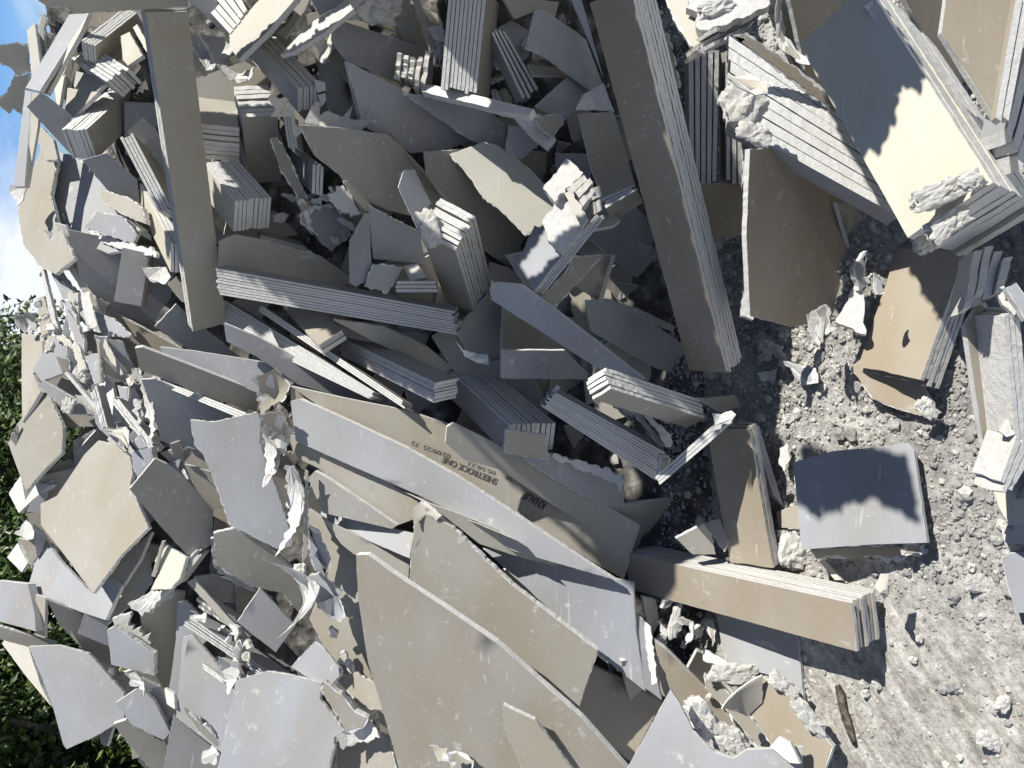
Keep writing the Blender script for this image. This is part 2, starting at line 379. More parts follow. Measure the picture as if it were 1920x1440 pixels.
S('238,247 268,220 307,260 324,340 283,290', 'g', .5, .3, -.09, 'shaded grey board between the slanting stack and the tall upright stack', r=.2)
S('182,362 200,358 240,370 268,390 275,420 235,405 200,385', 'b', -.4, -.2, -.07, 'curved cream-edged sheet end above the bluish broken board', r=.6, th=.02)
F('228,405 276,432 283,452 240,428',3,'b',.3,.2,-.05,'little dark layered stack under the curved cream sheet')
S('158,427 180,395 230,405 257,440 247,457 197,440', 'g', -.2, -.1, -.09, 'bluish broken board with a bare gypsum patch', r=.7)
S('163,432 197,442 290,470 292,482 250,473 200,458', 'w', -.5, -.2, -.085, 'white broken ledge under the bluish broken board', r=.8)
S('128,430 300,466 345,560 352,640 330,660 262,650 250,640 200,600 160,560', 'g', .42, .25, .10, 'wide dark blue-grey sheet in shade behind the hanging short board', r=.4)
K((264,572),(279,478),(214,562),(275,576),3,'g',-.12,'short grey block hanging in front of the dark blue-grey sheet')
T('275,505 310,500 323,520 315,535 300,530 283,528','w',-.2,-.2,-.14,'torn white gypsum rag below the five-layer white stack')
S('313,533 330,518 352,545 363,577 340,565', 'b', .2, .2, -.13, 'brown sliver tucked against the foot of the tall upright stack', r=.4)
S('345,-10 397,-10 440,60 425,66', 'g', .4, .3, -.08, 'blue-shaded grey board side at the top edge', r=.2)
F('362,-12 430,62 465,18 450,-12',5,'g',-.3,-.35,-.09,'white ribbed stack entering at the top edge above the cream sheet',r=.4)
S('430,62 480,5 498,-12 560,-12 548,5 500,62 448,112 432,90', 'i', -.5, -.5, -.14, 'bright cream sheet with a bent corner at the top edge', r=.3, th=.016)
T('345,60 370,57 385,80 400,117 430,185 412,175 373,110','g',-.1,-.1,-.08,'long torn grey rag hanging right of the tall stack top')
T('425,80 442,90 432,105 415,100','w',-.2,-.2,-.1,'small white torn rag in the dark hollow near the top')
T('412,132 430,128 445,137 480,134 500,150 470,155 430,150','w',-.2,-.2,-.04,'crumpled white paper lying over the dark-ended stack')
S('352,60 420,70 436,130 430,170 385,200 360,180','g',.55,.5,.12,'dark hollow board behind the long torn rag',r=.4)
K((371,232),(366,182),(449,240),(373,299),7,'i',-.19,'short stack with dark horizontal end layers and an ivory top, right of tall stack')
K((455,222),(468,345),(520,218),(438,162),7,'b',-.16,'brown stack with dark layered end, standing on its narrow foot beside the ivory-topped one')
K((440,376),(378,303),(437,433),(509,370),9,'i',-.24,'bright white ribbed stack with torn nine-layer end, beige side')
S('385,330 420,320 440,400 425,440 400,420','b',.5,.4,-.02,'brown shaded board behind the bright white ribbed stack',r=.3)
S('500,60 535,40 560,110 540,130 500,90','b',.5,.5,.05,'dark board under the bent cream corner',r=.3)
# ---- top middle, mostly in shade
K((558,167),(470,72),(558,209),(605,160),8,'g',-.16,'grey ribbed stack with a shaded eight-layer end in the upper middle left',r=.3)
F('592,150 612,155 614,190 604,205',2,'b',.2,.2,-.1,'torn brown layers clinging behind the shaded stack end',r=1)
S('525,103 583,43 652,0 663,17 610,60 548,97', 'w', -.4, -.4, -.22, 'bright white gypsum blade pointing down left near the top edge', r=.3, th=.015)
S('578,-8 652,-8 640,8 600,30', 'g', .5, .5, -.1, 'blue shaded sheet at the top edge behind the bright blade', r=.4)
Ck(700,14,50,28,5,-.14,'large crumbled white lump at the top edge right of the bright blade')
S('520,63 535,72 572,20 583,-8 566,-8 560,15', 'b', -.1, .2, -.05, 'thin upright edge leaning beside the cream sheet', r=.2)
S('615,40 624,50 622,85 614,83','i',-.3,-.3,-.04,'tiny lit ivory splint by the dark dusty board',r=.5)
T('598,88 612,80 625,85 640,112 612,125 598,112','w',-.3,-.4,-.05,'small bright torn fringe below the bright blade',curl=2)
S('770,-8 784,-8 816,93 806,98', 'b', -.1, .1, -.12, 'slim straight board edge dropping from the top edge', r=.2)
S('740,-8 768,-8 779,75 760,82 745,50', 'g', .6, .5, .02, 'dark blue board behind the slim straight edge', r=.3)
S('625,40 640,38 700,58 812,97 812,108 790,172 752,156 700,135 650,115 622,75', 'g', .45, .35, -.03, 'dusty dark board with white specks, top middle', r=.4)
S('650,30 720,25 745,40 745,60 700,45','b',.3,.3,-.01,'short brown bars under the crumbled white lump',r=.3)
F('747,92 738,150 800,172 810,100',5,'w',-.1,0,-.10,'torn pack of upright gypsum layers left of the big pale ribbed stack',r=2.2,gap=.3,edge=CRUMB)
K((893,176),(913,-22),(917,183),(825,163),9,'b',-.24,'big pale ribbed stack with a brown side, hanging at the top centre',r=.35)
T('800,55 815,50 830,45 835,80 815,75','w',.1,.1,-.12,'crumpled paper knot left of the pale ribbed stack')
T('818,75 832,80 828,130 812,120','g',.1,.1,-.1,'pale torn rag below the crumpled paper knot')
S('788,159 810,159 1000,203 990,216 940,207 880,192 790,172', 'w', -.5, -.6, -.25, 'long thin pale board lying across just under the big ribbed stack', r=.2, th=.02)
S('755,175 815,178 915,205 947,235 943,285 880,262', 'g', .35, .35, -.03, 'grey dusty board under the long thin pale board', r=.5)
S('650,115 745,163 800,200 876,245 878,267 830,282 770,287 680,235', 'g', .35, .40, -.06, 'dark grey-blue sheet with a rounded pale end at upper centre', r=.35)
S('645,115 652,115 682,230 671,229', 'w', -.1, .1, -.09, 'thin board edge leaning left of the dark grey-blue sheet', r=.2)
S('600,115 648,120 670,228 640,238 600,180','g',.6,.5,.08,'dark rubble-covered board in the hollow left of the thin leaning edge',r=.8)
S('560,234 640,240 727,252 790,312 850,385 767,404 730,395 700,383 640,330 590,292', 'b', .38, .40, -.13, 'big shaded brown sheet with a ragged white upper edge, centre left', r=.2, th=.02)
T('540,212 560,216 620,222 655,234 700,240 730,252 715,257 640,244 560,236','w',-.1,-.2,-.15,'ragged white gypsum rim lying along the big shaded brown sheet',r=2,curl=.5)
S('724,250 734,250 842,378 856,392 843,388 790,318','b',-.2,-.1,-.10,'slim layered edge board right of the big shaded brown sheet',r=.2)
S('747,352 757,320 777,318 808,380 782,428', 'g', .3, .35, -.18, 'small dusty grey offcut leaning on the brown sheet above the end-on stack', r=.4)
S('795,285 930,275 1062,290 1065,480 960,505 890,458 850,385 800,330', 'b', .4, .38, .06, 'wide shaded brown board under the ivory sheet, centre', r=.3)
S('843,290 870,279 908,266 935,274 960,288 1003,325 1024,352 1048,392 1015,425 985,442 955,412 930,388 905,372 885,338', 'i', -.1, .0, -.05, 'cream sheet with a torn corner catching the sun in the centre', r=.65)  # lower outline is the sunlit patch's edge, built into the sheet's shape
K((853,468),(918,682),(787,432),(892,403),8,'b',-.30,'end-on stack standing in the centre, torn dark layered top and bright ribbed side',r=.6,lb=.15,wt=.5)
Ck(805,432,22,40,-20,-.29,'crumbled gypsum on the torn top of the end-on centre stack')
T('860,640 870,655 895,664 916,665 919,683 895,680 872,668','w',-.2,.1,-.31,'curved white strip wrapped round the foot of the end-on stack',r=.4)
F('530,212 541,280 560,280 548,214',3,'w',.0,.1,-.12,'small three-layer offcut upright in the shaded left hollow',r=.6)
S('555,228 562,232 603,290 594,294', 'b', .1, .2, -.1, 'thin brown edge beside the three-layer offcut', r=.3)
S('507,260 520,257 545,300 577,373 563,380 523,313', 'b', .2, .2, -.12, 'narrow brown torn strip slanting in the shaded left hollow', r=.8)
K((587,308),(543,270),(585,363),(608,313),3,'g',-.15,'small grey block with three pale end layers below the three-layer offcut',r=.5,wt=.5)
K((640,405),(612,360),(660,402),(652,398),2,'g',-.1,'tiny grey double-layer chip in the left hollow',r=.8)
S('613,365 643,347 677,400 657,407 627,387', 'w', .1, .1, -.13, 'broken pale gypsum piece left of the small brown block', r=1, th=.02)
S('643,340 667,335 698,387 681,404', 'b', .3, .3, -.1, 'small brown block with a layered side under the big brown sheet', r=.3, th=.03)
T('560,375 590,390 582,420 610,462 585,440 562,415','b',.3,.2,-.08,'brown torn cone of paper hanging in the dark hollow')
S('550,370 640,395 660,440 620,470 580,430','g',.4,.4,-.0,'dim grey board behind the torn paper cone',r=.5)
S('655,450 683,400 692,400 697,520 668,537 655,530', 'g', .25, .1, -.17, 'upright blue-grey plank with a pale edge, left of centre', r=.2, th=.02)
S('690,385 785,433 800,495 700,485', 'g', .4, .4, -.06, 'dusty grey board right of the upright blue-grey plank', r=.3)
S('410,453 440,440 500,452 600,480 664,525 645,535 560,532 410,503', 'b', .4, .45, -.05, 'long dark brown board above the long ribbed stack', r=.3)
F('485,440 570,462 600,490 500,470',6,'b',.5,.5,.02,'dark ribbed stack buried above the long dark brown board')
S('430,380 520,400 560,440 500,450 420,440','b',.5,.5,.06,'dark brown buried board right of the white ribbed stack',r=.3)
F('405,503 848,583 859,629 410,553',9,'g',-.1,.30,-.16,'long ribbed stack lying almost level across the centre left, nine layers',r=.35)
S('700,495 757,500 727,550 683,537', 'g', .3, .2, -.15, 'grey offcut square on top of the long ribbed stack', r=.6, th=.02)
F('745,527 820,527 815,549 742,549',3,'g',0,.1,-.13,'short ribbed offcut lying beside the grey offcut square',r=.6)
S('757,500 782,494 800,520 770,527','w',-.4,-.4,-.1,'tiny sunlit white flake above the short ribbed offcut',r=.7)
# ---- centre fan of stacks
K((598,648),(537,582),(642,620),(608,665),6,'b',-.18,'short brown block with a six-layer end under the long ribbed stack',r=.15)
F('420,562 703,735 692,748 420,618',9,'g',-.35,-.15,-.08,'long pale ribbed stack sloping down right, tapering to a point above the brown sheet',r=.3)
S('420,606 480,630 600,695 692,746 665,752 560,722 480,668 425,640', 'g', .15, .3, -.085, 'blue-grey side board under the tapering ribbed stack', r=.2)
F('490,573 757,752 755,765 482,582',3,'b',-.3,-.2,-.12,'thin sunlit plank pair sloping beside the tapering ribbed stack',r=.5)
K((816,717),(638,632),(858,708),(815,757),8,'b',-.26,'bluish ribbed stack with a brown top and eight-layer end in the centre',r=.4)
S('625,600 720,612 800,650 850,690 830,700 700,640', 'b', .3, .5, -.02, 'brown board in shade behind the bluish ribbed stack', r=.2)
S('625,607 708,633 700,639 650,630', 'i', -.4, -.5, -.03, 'small wedge of sunlit ivory board in the centre gap', r=.2)
K((952,797),(742,604),(947,848),(1042,792),10,'g',-.20,'broad blue-shaded stack with fine ribs ending in a brown torn block',r=.2,lb=.18,wt=.4)
S('948,806 1022,815 1030,862 990,858 945,848','b',.25,.2,-.235,'brown torn end board of the broad blue stack',r=.5)
S('918,540 926,530 975,534 1040,580 1208,712 1150,697 1120,690 1000,612 922,562', 'g', -.30, .30, -.30, 'long plain blue-grey plank crossing the centre with a white upper edge', r=.15, th=.02)
S('940,657 1060,657 1103,700 1100,711 940,709', 'g', .35, .4, -.08, 'flat dark grey board below the plain plank', r=.2)
S('945,560 1000,610 1040,650 940,655','b',.5,.5,.05,'brown buried board left of the plain plank',r=.3)
F('1040,735 1250,850 1230,902 1016,763',10,'g',-.05,.22,-.17,'pale blue ribbed stack of ten layers sloping down right of centre',r=.35)
S('1238,853 1258,860 1250,880 1232,900','b',.2,.2,-.19,'brown torn chip at the end of the ten-layer stack',r=1)
K((1322,785),(1143,728),(1288,802),(1312,748),5,'b',-.22,'five-layer stack with a brown face, lying right of the plain plank',r=.6)
T('1120,698 1130,710 1148,738 1122,741','w',-.3,-.1,-.24,'white torn triangle at the end of the five-layer stack',curl=.4)
F('1228,895 1345,790 1378,790 1240,908',3,'b',-.2,-.1,-.28,'thin double stack slanting up right over the rubble toe',r=.5)
T('1335,775 1360,772 1380,778 1352,803 1333,810','w',-.2,-.2,-.30,'white torn tip on the thin slanting double stack')
S('1175,762 1190,765 1245,832 1238,838','g',.1,.1,-.12,'upper blue-grey sliver beside the five-layer stack',r=.6)
S('1200,768 1212,772 1258,815 1257,838 1245,830','w',.1,.1,-.13,'pale sliver beside the five-layer stack, lower of two',r=.9)
S('1160,745 1190,790 1180,790 1150,760','b',.3,.2,-.08,'brown torn scrap board under the five-layer stack',r=1)
S('1013,760 1044,722 1051,726 1022,763','w',-.1,0,-.2,'small pale stick leaning on the ten-layer stack',r=.3)
S('1305,748 1380,742 1388,763 1350,773', 'b', .3, .2, -.05, 'small brown board lying at the toe behind the five-layer stack', r=.4)
S('1100,565 1150,563 1200,590 1280,645 1292,707 1232,692 1110,622', 'g', .4, .45, .02, 'dark blue plank deep in shade left of the giant upright stack', r=.3)
S('1077,535 1100,480 1150,478 1125,566', 'b', .35, .3, -.08, 'shaded board with a cream edge over the deep hollow', r=.2)
S('1147,478 1153,479 1128,568 1122,564','i',-.3,0,-.09,'cream edge strip beside the deep hollow',r=.1)
S('1127,556 1200,580 1266,612 1262,622 1190,592 1128,568','b',0,.1,-.04,'thin cream-edged plank under the deep hollow',r=.2)
S('950,480 1000,470 1080,560 1060,600 1000,560','g',.5,.5,.06,'dim board behind the white crumbled block',r=.4)
# ---- left middle
S('253,653 267,651 485,735 482,772 400,748 330,720 262,693', 'b', .35, .45, -.22, 'long narrow dark board edge-lit, fanning left of centre', r=.15, th=.02)
S('300,650 360,657 480,676 548,690 550,720 483,737 400,702 310,668', 'g', .0, .1, -.12, 'pale blue long board behind the narrow dark board', r=.15)
S('290,612 330,570 400,630 457,675 365,662', 'g', .45, .4, .0, 'dark blue board under the foot of the tall upright stack', r=.3)
F('285,706 462,774 452,786 285,716',3,'w',-.3,-.3,-.18,'thin pale layered edges above the big dark blue sheet',r=.5)
S('265,712 290,710 435,775 452,785 360,792 368,850 303,827 285,770', 'g', .38, .35, -.12, 'big dark blue sheet left of the tall leaning blue board', r=.4)
S('357,787 400,791 480,773 490,790 487,830 520,920 545,1000 547,1025 520,1030 430,985 400,900 380,850 365,835', 'g', .05, .15, -.20, 'tall leaning blue board with a ragged top, sun on its lower part', r=.6)
S('300,850 345,835 385,850 432,985 395,965 345,890', 'b', .1, .2, -.05, 'brown-grey sheet between dark board and tall blue board', r=.3)
S('346,871 393,884 425,950 385,958','b',.2,.2,-.09,'small outlined brown corner in front of the brown-grey sheet',r=.3)
S('243,917 290,860 312,870 345,895 400,960 397,1020 352,1041 300,985', 'b', .4, .4, -.20, 'very dark diamond board right of the big beige sheet', r=.15)
S('247,847 283,838 286,866 260,900 250,880', 'g', -.1, -.1, -.18, 'small grey folded corner above the very dark diamond board', r=.6, th=.03)
S('75,945 105,930 160,850 185,826 215,832 245,860 250,890 245,907 262,950 280,990 230,1040 175,1113 120,1040 76,985', 'b', -.35, -.2, -.14, 'biggest beige sunlit sheet on the left, jagged upper corner', r=.35)
S('203,1085 240,1035 284,998 262,1050 230,1099', 'b', -.3, -.2, -.10, 'beige strip sticking out beneath the biggest beige sheet', r=.5)
S('275,1035 283,1090 258,1122 178,1189 172,1160 200,1150 232,1097', 'i', -.3, -.3, -.04, 'pointed cream sheet under the white sheet corner', r=.2)
S('85,1010 112,1050 172,1113 205,1078 228,1098 198,1163 150,1147 52,1105 68,1050', 'g', -.5, -.3, -.08, 'bright bluish white sheet emerging below the biggest beige sheet', r=.2)
S('33,795 78,740 92,740 105,770 118,800 115,850 85,880 50,921 17,832', 'b', -.5, -.25, .0, 'beige sheet with a pointed foot on the far left', r=.4)
S('40,625 100,630 75,690 62,700 77,735 42,792', 'b', -.6, -.2, .06, 'beige upright sheet on the far left edge against the trees', r=.2)
S('18,822 32,797 34,843','b',.3,.2,.01,'small dark point at the far left edge of the heap',r=.7)
S('68,560 82,555 100,618 78,632', 'b', -.4, -.2, .02, 'small beige upright strip on the left crest', r=.3)
T('24,588 50,590 60,625 45,622 30,610','b',.2,.2,.05,'brown torn rags on the left crest against the trees')
T('50,585 68,588 72,622 60,620','b',.1,.1,.04,'second curled brown rag beside the left crest strip')
S('62,693 100,630 127,650 128,697 113,702 77,715', 'g', -.35, -.2, -.04, 'pale bluish sheet corner over the beige upright sheet', r=.3)
S('70,723 80,713 133,743 185,777 135,777', 'g', -.1, .0, -.05, 'grey narrow plank above the pointed beige sheet', r=.4)
S('140,740 175,745 215,775 210,800 160,770','g',-.3,-.2,-.02,'pale grey fragment right of the narrow plank',r=.4)
S('190,757 240,775 250,820 210,800','g',-.3,-.2,-.01,'pale blue fragment under the tangle of splinters',r=.5)
S('17,925 38,893 93,910 63,935 35,962', 'w', -.5, -.3, .02, 'bright white piece with cracks at the left edge', r=.3)
S('50,960 62,935 92,915 76,962','g',.2,.1,-.0,'shaded grey piece under the cracked white piece',r=.4)
T('37,1000 52,975 72,998 70,1010 50,1012','w',-.3,-.2,-.03,'white crumple left of the bluish white sheet')
S('13,1045 33,1018 52,1055 40,1073', 'w', -.5, -.3, .0, 'white small square at the far left edge', r=.2)
S('33,1010 70,1005 73,1040 60,1068 45,1040', 'b', .0, .1, -.02, 'brown jagged piece behind the white small square', r=1)
S('62,985 78,998 88,1010 70,1048','g',.4,.3,-.03,'blue shaded strip left of the bluish white sheet',r=.3)
S('-8,1088 52,1095 65,1150 67,1184 -8,1163', 'g', -.35, -.2, -.12, 'pale grey rectangular board at the left edge', r=.15, th=.03)
S('66,1115 85,1122 83,1197 64,1190', 'b', -.1, -.1, -.11, 'brown layered edge beside the pale grey rectangular board', r=.2)
S('-8,1172 105,1205 100,1226 52,1212 -8,1196', 'b', .2, .2, -.08, 'brown board strip under the pale grey rectangular board', r=.4)
S('3,1207 10,1195 55,1215 80,1290 97,1325 45,1262', 'i', -.5, -.3, .02, 'cream pointed sheet at the left edge above the bushes', r=.2)
S('53,1212 110,1210 165,1225 233,1300 234,1348 180,1380 125,1405 118,1395 100,1330 80,1275', 'g', -.1, -.15, -.14, 'large grey sunlit sheet with streak shadows over the bushes', r=.3)
S('88,1125 150,1150 200,1205 232,1285 165,1227 110,1170', 'b', .4, .35, -.04, 'dark brown sheet behind the large grey sunlit sheet', r=.2)
S('146,1187 158,1150 200,1165 206,1212', 'g', .3, .2, -.09, 'small blue shaded board above the blue shard', r=.3)
S('200,1182 213,1175 290,1225 291,1266 250,1257 209,1247', 'g', .0, .1, -.16, 'blue-grey shard with pale right edge, lower left', r=.5, th=.02)
S('210,1160 230,1155 277,1200 276,1222 215,1180','w',.1,.1,-.13,'crumbly pale gypsum strip along the blue-grey shard',r=1.4,th=.02)
S('262,1148 320,1108 348,1112 335,1200 330,1292 312,1302 290,1262 268,1200', 'b', .5, .4, .0, 'large dark brown sheet left of the folded lit boards', r=.2)
S('290,1052 308,1018 318,1025 350,1045 338,1085 320,1105 283,1106 300,1070', 'i', -.4, -.3, -.14, 'bright ivory corner under the very dark diamond board', r=.5)
F('338,1092 378,1040 368,1030 345,1050',4,'w',0,0,-.12,'crumbly layered edge right of the bright ivory corner',r=1.5,edge=CRUMB)
T('253,1130 290,1105 318,1108 290,1140 272,1155','w',-.2,-.2,-.15,'white torn rag below the bright ivory corner')
T('300,1110 335,1095 325,1120 280,1150','w',0,0,-.13,'layered white scrap right of the torn rag')
S('303,1015 308,1015 291,1082 284,1080','b',0,0,-.15,'rusty brown stick in the gap beside the ivory corner',r=.5)
S('400,1000 440,990 500,1020 545,1060 590,1120 602,1190 560,1150 530,1112 470,1100 405,1060', 'b', .25, .3, -.06, 'crumpled brown-grey sheets under the tall leaning blue board', r=.8)
S('395,1010 430,1000 480,1110 440,1095 400,1060','g',.4,.3,-.08,'dark creased blue sheet left of the crumpled sheets',r=1)
S('365,1085 400,1080 470,1100 460,1130 400,1130', 'g', .6, .5, .05, 'deep dark board behind the blue square', r=.3)
S('445,1166 487,1103 553,1172 517,1223', 'g', .25, .15, -.16, 'plain blue square board in shade, lower left middle', r=.15)
S('350,1092 362,1085 472,1205 460,1208', 'b', .0, -.1, -.10, 'thin straight edge crossing left of the blue square', r=.2)
F('358,1158 535,1282 515,1288 345,1175',4,'g',-.1,0,-.08,'bundle of long thin grey layers fanning towards the pale bottom sheet',r=.6,gap=.3)
F('375,1125 470,1190 465,1200 370,1140',2,'w',.1,.1,-.05,'torn thin layers above the long grey layers',r=1.3,gap=.3)
T('355,1155 385,1150 384,1168 362,1165','w',-.2,-.2,-.14,'small white torn tab at the top of the lit folded boards')
S('333,1130 348,1126 380,1160 390,1200 345,1240 335,1330 318,1290 330,1200', 'g', -.0, .0, -.07, 'tall blue-grey board edge at the lower left', r=.3)
S('343,1195 360,1190 445,1290 443,1310 420,1400 417,1412 330,1345', 'g', -.15, -.1, -.13, 'blue-grey lit board with streak shadows beside the pale bottom sheet', r=.3)
F('376,1240 424,1276 421,1283 376,1252',2,'w',-.2,-.2,-.15,'small pale double strip stuck on the lit streaked board',r=1)
S('325,1340 412,1412 412,1450 305,1450', 'g', .3, .1, -.10, 'blue shaded board along the bottom edge at the lower left', r=.3)
S('345,1330 400,1375 420,1405 405,1400 370,1370','b',.1,.1,-.16,'brown torn board strip on the blue shaded bottom board',r=.8)
T('380,1415 400,1395 415,1412 408,1430 380,1428','w',-.2,-.1,-.18,'white crumple near the bottom edge')
T('415,1225 440,1240 450,1260 430,1300 420,1270','w',.0,0,-.15,'crumbled white rags at the head of the pale bottom sheet')
S('443,1275 500,1258 548,1265 603,1280 600,1310 647,1370 627,1382 625,1405 612,1455 405,1455 420,1390', 'g', -.35, -.25, -.22, 'large pale grey sheet at the bottom edge with a jagged shadow', r=.35)
S('545,1250 590,1203 605,1213 640,1257 637,1268 622,1283 590,1278', 'g', -.4, -.3, -.17, 'pale small square board above the large pale bottom sheet', r=.3)
S('600,1292 610,1278 640,1300 665,1332 690,1345 680,1365 650,1372', 'b', -.1, -.0, -.24, 'brown folded offcut on the corner of the large pale sheet', r=.8, th=.02)
S('627,1270 667,1260 707,1283 718,1332 680,1328', 'b', -.25, -.2, -.15, 'grey-beige torn board left of the huge beige sheet', r=.5)
T('640,1372 690,1345 720,1375 700,1385 650,1400','w',-.2,-.1,-.2,'white torn shred over the bottom beige sheet')
S('632,1390 690,1372 732,1392 745,1455 630,1455', 'b', -.3, -.2, -.16, 'beige piece at the bottom edge left of the huge sheet', r=.7)
S('217,1318 263,1287 290,1315 320,1373 307,1387 247,1358', 'g', .05, .1, -.15, 'mid grey board with a cut corner above the bottom bushes', r=.2)
S('213,1358 236,1350 320,1400 322,1450 290,1450 240,1395', 'b', .3, .3, -.10, 'dark brown board at the bottom left edge', r=.5)
S('265,1272 300,1288 316,1340 308,1350 285,1310', 'g', .3, .2, -.10, 'dark blue sliver behind the mid grey board', r=.4)
S('308,1290 326,1300 328,1330 313,1320','w',-.3,-.2,-.16,'small pale chip beside the lit streaked board',r=.7)
T('240,1258 258,1262 280,1300 262,1285 244,1285','w',-.1,0,-.17,'torn white tag hanging under the blue-grey shard')
S('185,1375 212,1362 200,1400 190,1395','b',-.3,-.2,-.08,'small beige triangle below the large grey sheet',r=.6)
# ---- tangle of torn boards left of the fan, traced
S('120,700 125,697 181,762 176,766','w',-.2,0,-.16,'long thin pale sliver slanting through the tangle at the left middle',r=.4)
F('182,728 201,800 190,806 167,735',3,'g',-.1,0,-.17,'narrow three-layer remnant pointing down beside the biggest beige sheet',r=.8,dep=.04)
F('220,744 287,830 278,841 205,752',3,'g',-.2,-.1,-.16,'bent layered remnant between big dark blue sheet and biggest beige sheet',r=.8,dep=.04)
S('158,668 184,662 191,716 178,720','g',-.2,-.1,-.15,'pale upright piece with a rough foot in the tangle left of the white crumple',r=.7)
S('180,634 188,640 192,718 185,719','b',.1,0,-.16,'brown upright edge beside the pale upright piece of the tangle',r=.8)
S('146,583 158,575 176,582 215,598 246,628 240,633 192,626 165,612','g',-.3,-.2,-.05,'curved pale blue sheet end above the tangle, under the hanging short block',r=.6)
S('134,648 143,644 162,690 150,697','i',-.3,-.2,-.13,'small cream strip in the upper part of the tangle',r=.7)
S('116,560 130,562 158,640 160,662 148,668 130,612','g',-.4,-.2,-.08,'long pale creased strip running into the tangle from the crest',r=.9)
S('82,480 100,490 150,560 185,625 160,610 120,570','g',-.3,-.1,-.02,'pale grey split strip below the tall beige crest sheet',r=.7)
S('125,500 135,495 180,560 186,582 160,555','b',.1,0,-.04,'brown and white split strip beside the dark blue-grey sheet',r=.6)
S('72,480 80,500 112,630 110,645 92,590','w',-.3,0,-.04,'thin white strip edge running down the left crest',r=.5)
S('187,666 235,700 243,722 192,702','b',.3,.2,-.10,'dark brown piece in the tangle right of the pale upright piece',r=.6)
S('176,628 230,640 250,690 235,700 190,670','g',.3,.2,-.06,'dark blue piece above the dark brown piece of the tangle',r=.6)
T('262,693 270,698 290,760 304,828 288,800 272,745','w',-.2,-.1,-.19,'ragged white paper edge down the side of the big dark blue sheet',r=1.2,curl=.3)
S('220,722 241,727 239,752 224,746','g',-.1,-.1,-.15,'small grey flake beside the ragged white paper edge',r=.9)
S('250,748 264,754 259,797 252,792','w',-.1,0,-.17,'hanging pale flake below the ragged white paper edge',r=1)
T('207,807 238,800 252,842 244,838 230,815','i',-.3,-.2,-.18,'cream torn tuft over the top of the biggest beige sheet')
S('247,832 262,814 276,838 256,843','g',-.2,-.1,-.17,'small grey plate above the small grey folded corner',r=.6)
T('255,690 266,688 262,708 246,725 240,718','o',-.2,-.1,-.2,'yellowish torn fibre hanging at the head of the big dark blue sheet')
S('105,668 128,672 133,712 118,708','b',.2,.1,-.09,'small brown hollow piece right of the pale bluish sheet corner',r=.9)
Ck(152,705,16,12,20,-.12,'crumpled pale knot in the middle of the tangle',sz=.5)
Ck(128,760,12,16,20,-.07,'crumpled pale knot above the pointed beige sheet',sz=.5)
S('78,640 170,620 215,720 200,800 120,800 85,730','b',.1,.05,.07,'beige board lying deep behind the tangle, beside the pale bluish sheet corner',r=.4)
S('40,900 130,860 180,960 120,1060 60,1010','b',.1,.1,.06,'beige board hidden mostly behind the biggest beige sheet, near the cracked white piece',r=.4)
# ---- the big sheets, lower middle
S('668,1040 690,1040 735,1073 930,1203 1090,1343 1185,1450 750,1450 722,1350 690,1240 672,1120', 'b', -.34, .20, -.26, 'huge smooth beige sheet filling the lower middle', r=.2, th=.018)
S('943,1322 1003,1350 1078,1450 985,1455 945,1368', 'b', -.2, .2, -.30, 'folded beige strip lying on the foot of the huge sheet', r=.3, th=.012)
T('835,1405 860,1410 890,1425 880,1450 850,1450','b',-.2,-.1,-.23,'cream torn flap at the bottom edge on the huge sheet')
S('575,950 612,975 668,1040 690,1240 702,1290 640,1262 600,1200 580,1160 605,1100 578,1020', 'b', -.12, -.02, -.06, 'beige sheet behind the huge one carrying long spiky shadows', r=.3)
S('778,965 800,950 850,990 960,1095 1122,1218 1078,1350 975,1262 765,1112', 'b', -.34, .18, -.15, 'beige sheet with a rough sawn right edge, above the huge sheet', r=.55, th=.016)
T('775,960 795,935 812,948 835,965 822,975 800,965 782,985','i',-.2,-.1,-.17,'torn cream paper at the top of the rough-edged beige sheet',r=.6)
S('600,958 777,1000 768,1047 602,976', 'g', -.5, -.4, -.08, 'bright bluish ridge board left of the rough-edged beige sheet', r=.1, bend=.1)
S('608,976 768,1046 765,1108 700,1065 690,1042 665,1040 640,1020', 'b', -.1, .0, -.09, 'beige board under the bright bluish ridge', r=.2)
S('905,1028 960,1040 1187,1093 1192,1180 1210,1297 1115,1222 985,1100', 'g', -.40, .02, -.05, 'pale grey-white sheet right of the rough-edged beige sheet', r=.15)
S('1190,1148 1206,1160 1226,1250 1241,1313 1205,1287', 'g', -.1, -.1, -.06, 'narrow pale strip standing right of the pale grey-white sheet', r=.2)
S('1205,1160 1220,1175 1232,1280 1222,1285 1212,1220','w',-.4,-.4,-.08,'slim white lit sliver on the narrow pale strip',r=.5)
S('1113,1248 1180,1280 1241,1316 1183,1427 1078,1347 1092,1300', 'o', -.05, -.0, .03, 'brown lit board wedged between the rough-edged and triangular sheets', r=.2, th=.018)
S('1257,1292 1275,1320 1300,1370 1340,1410 1375,1422 1400,1405 1505,1400 1505,1455 1168,1455', 'g', -.35, -.2, -.28, 'pale triangular sheet rising from the bottom edge', r=.3)
S('1228,1203 1250,1218 1340,1308 1395,1382 1330,1372 1290,1332 1270,1322 1240,1302', 'o', -.15, .1, -.05, 'brown board with a shadow edge behind the triangular sheet', r=.3, th=.018)
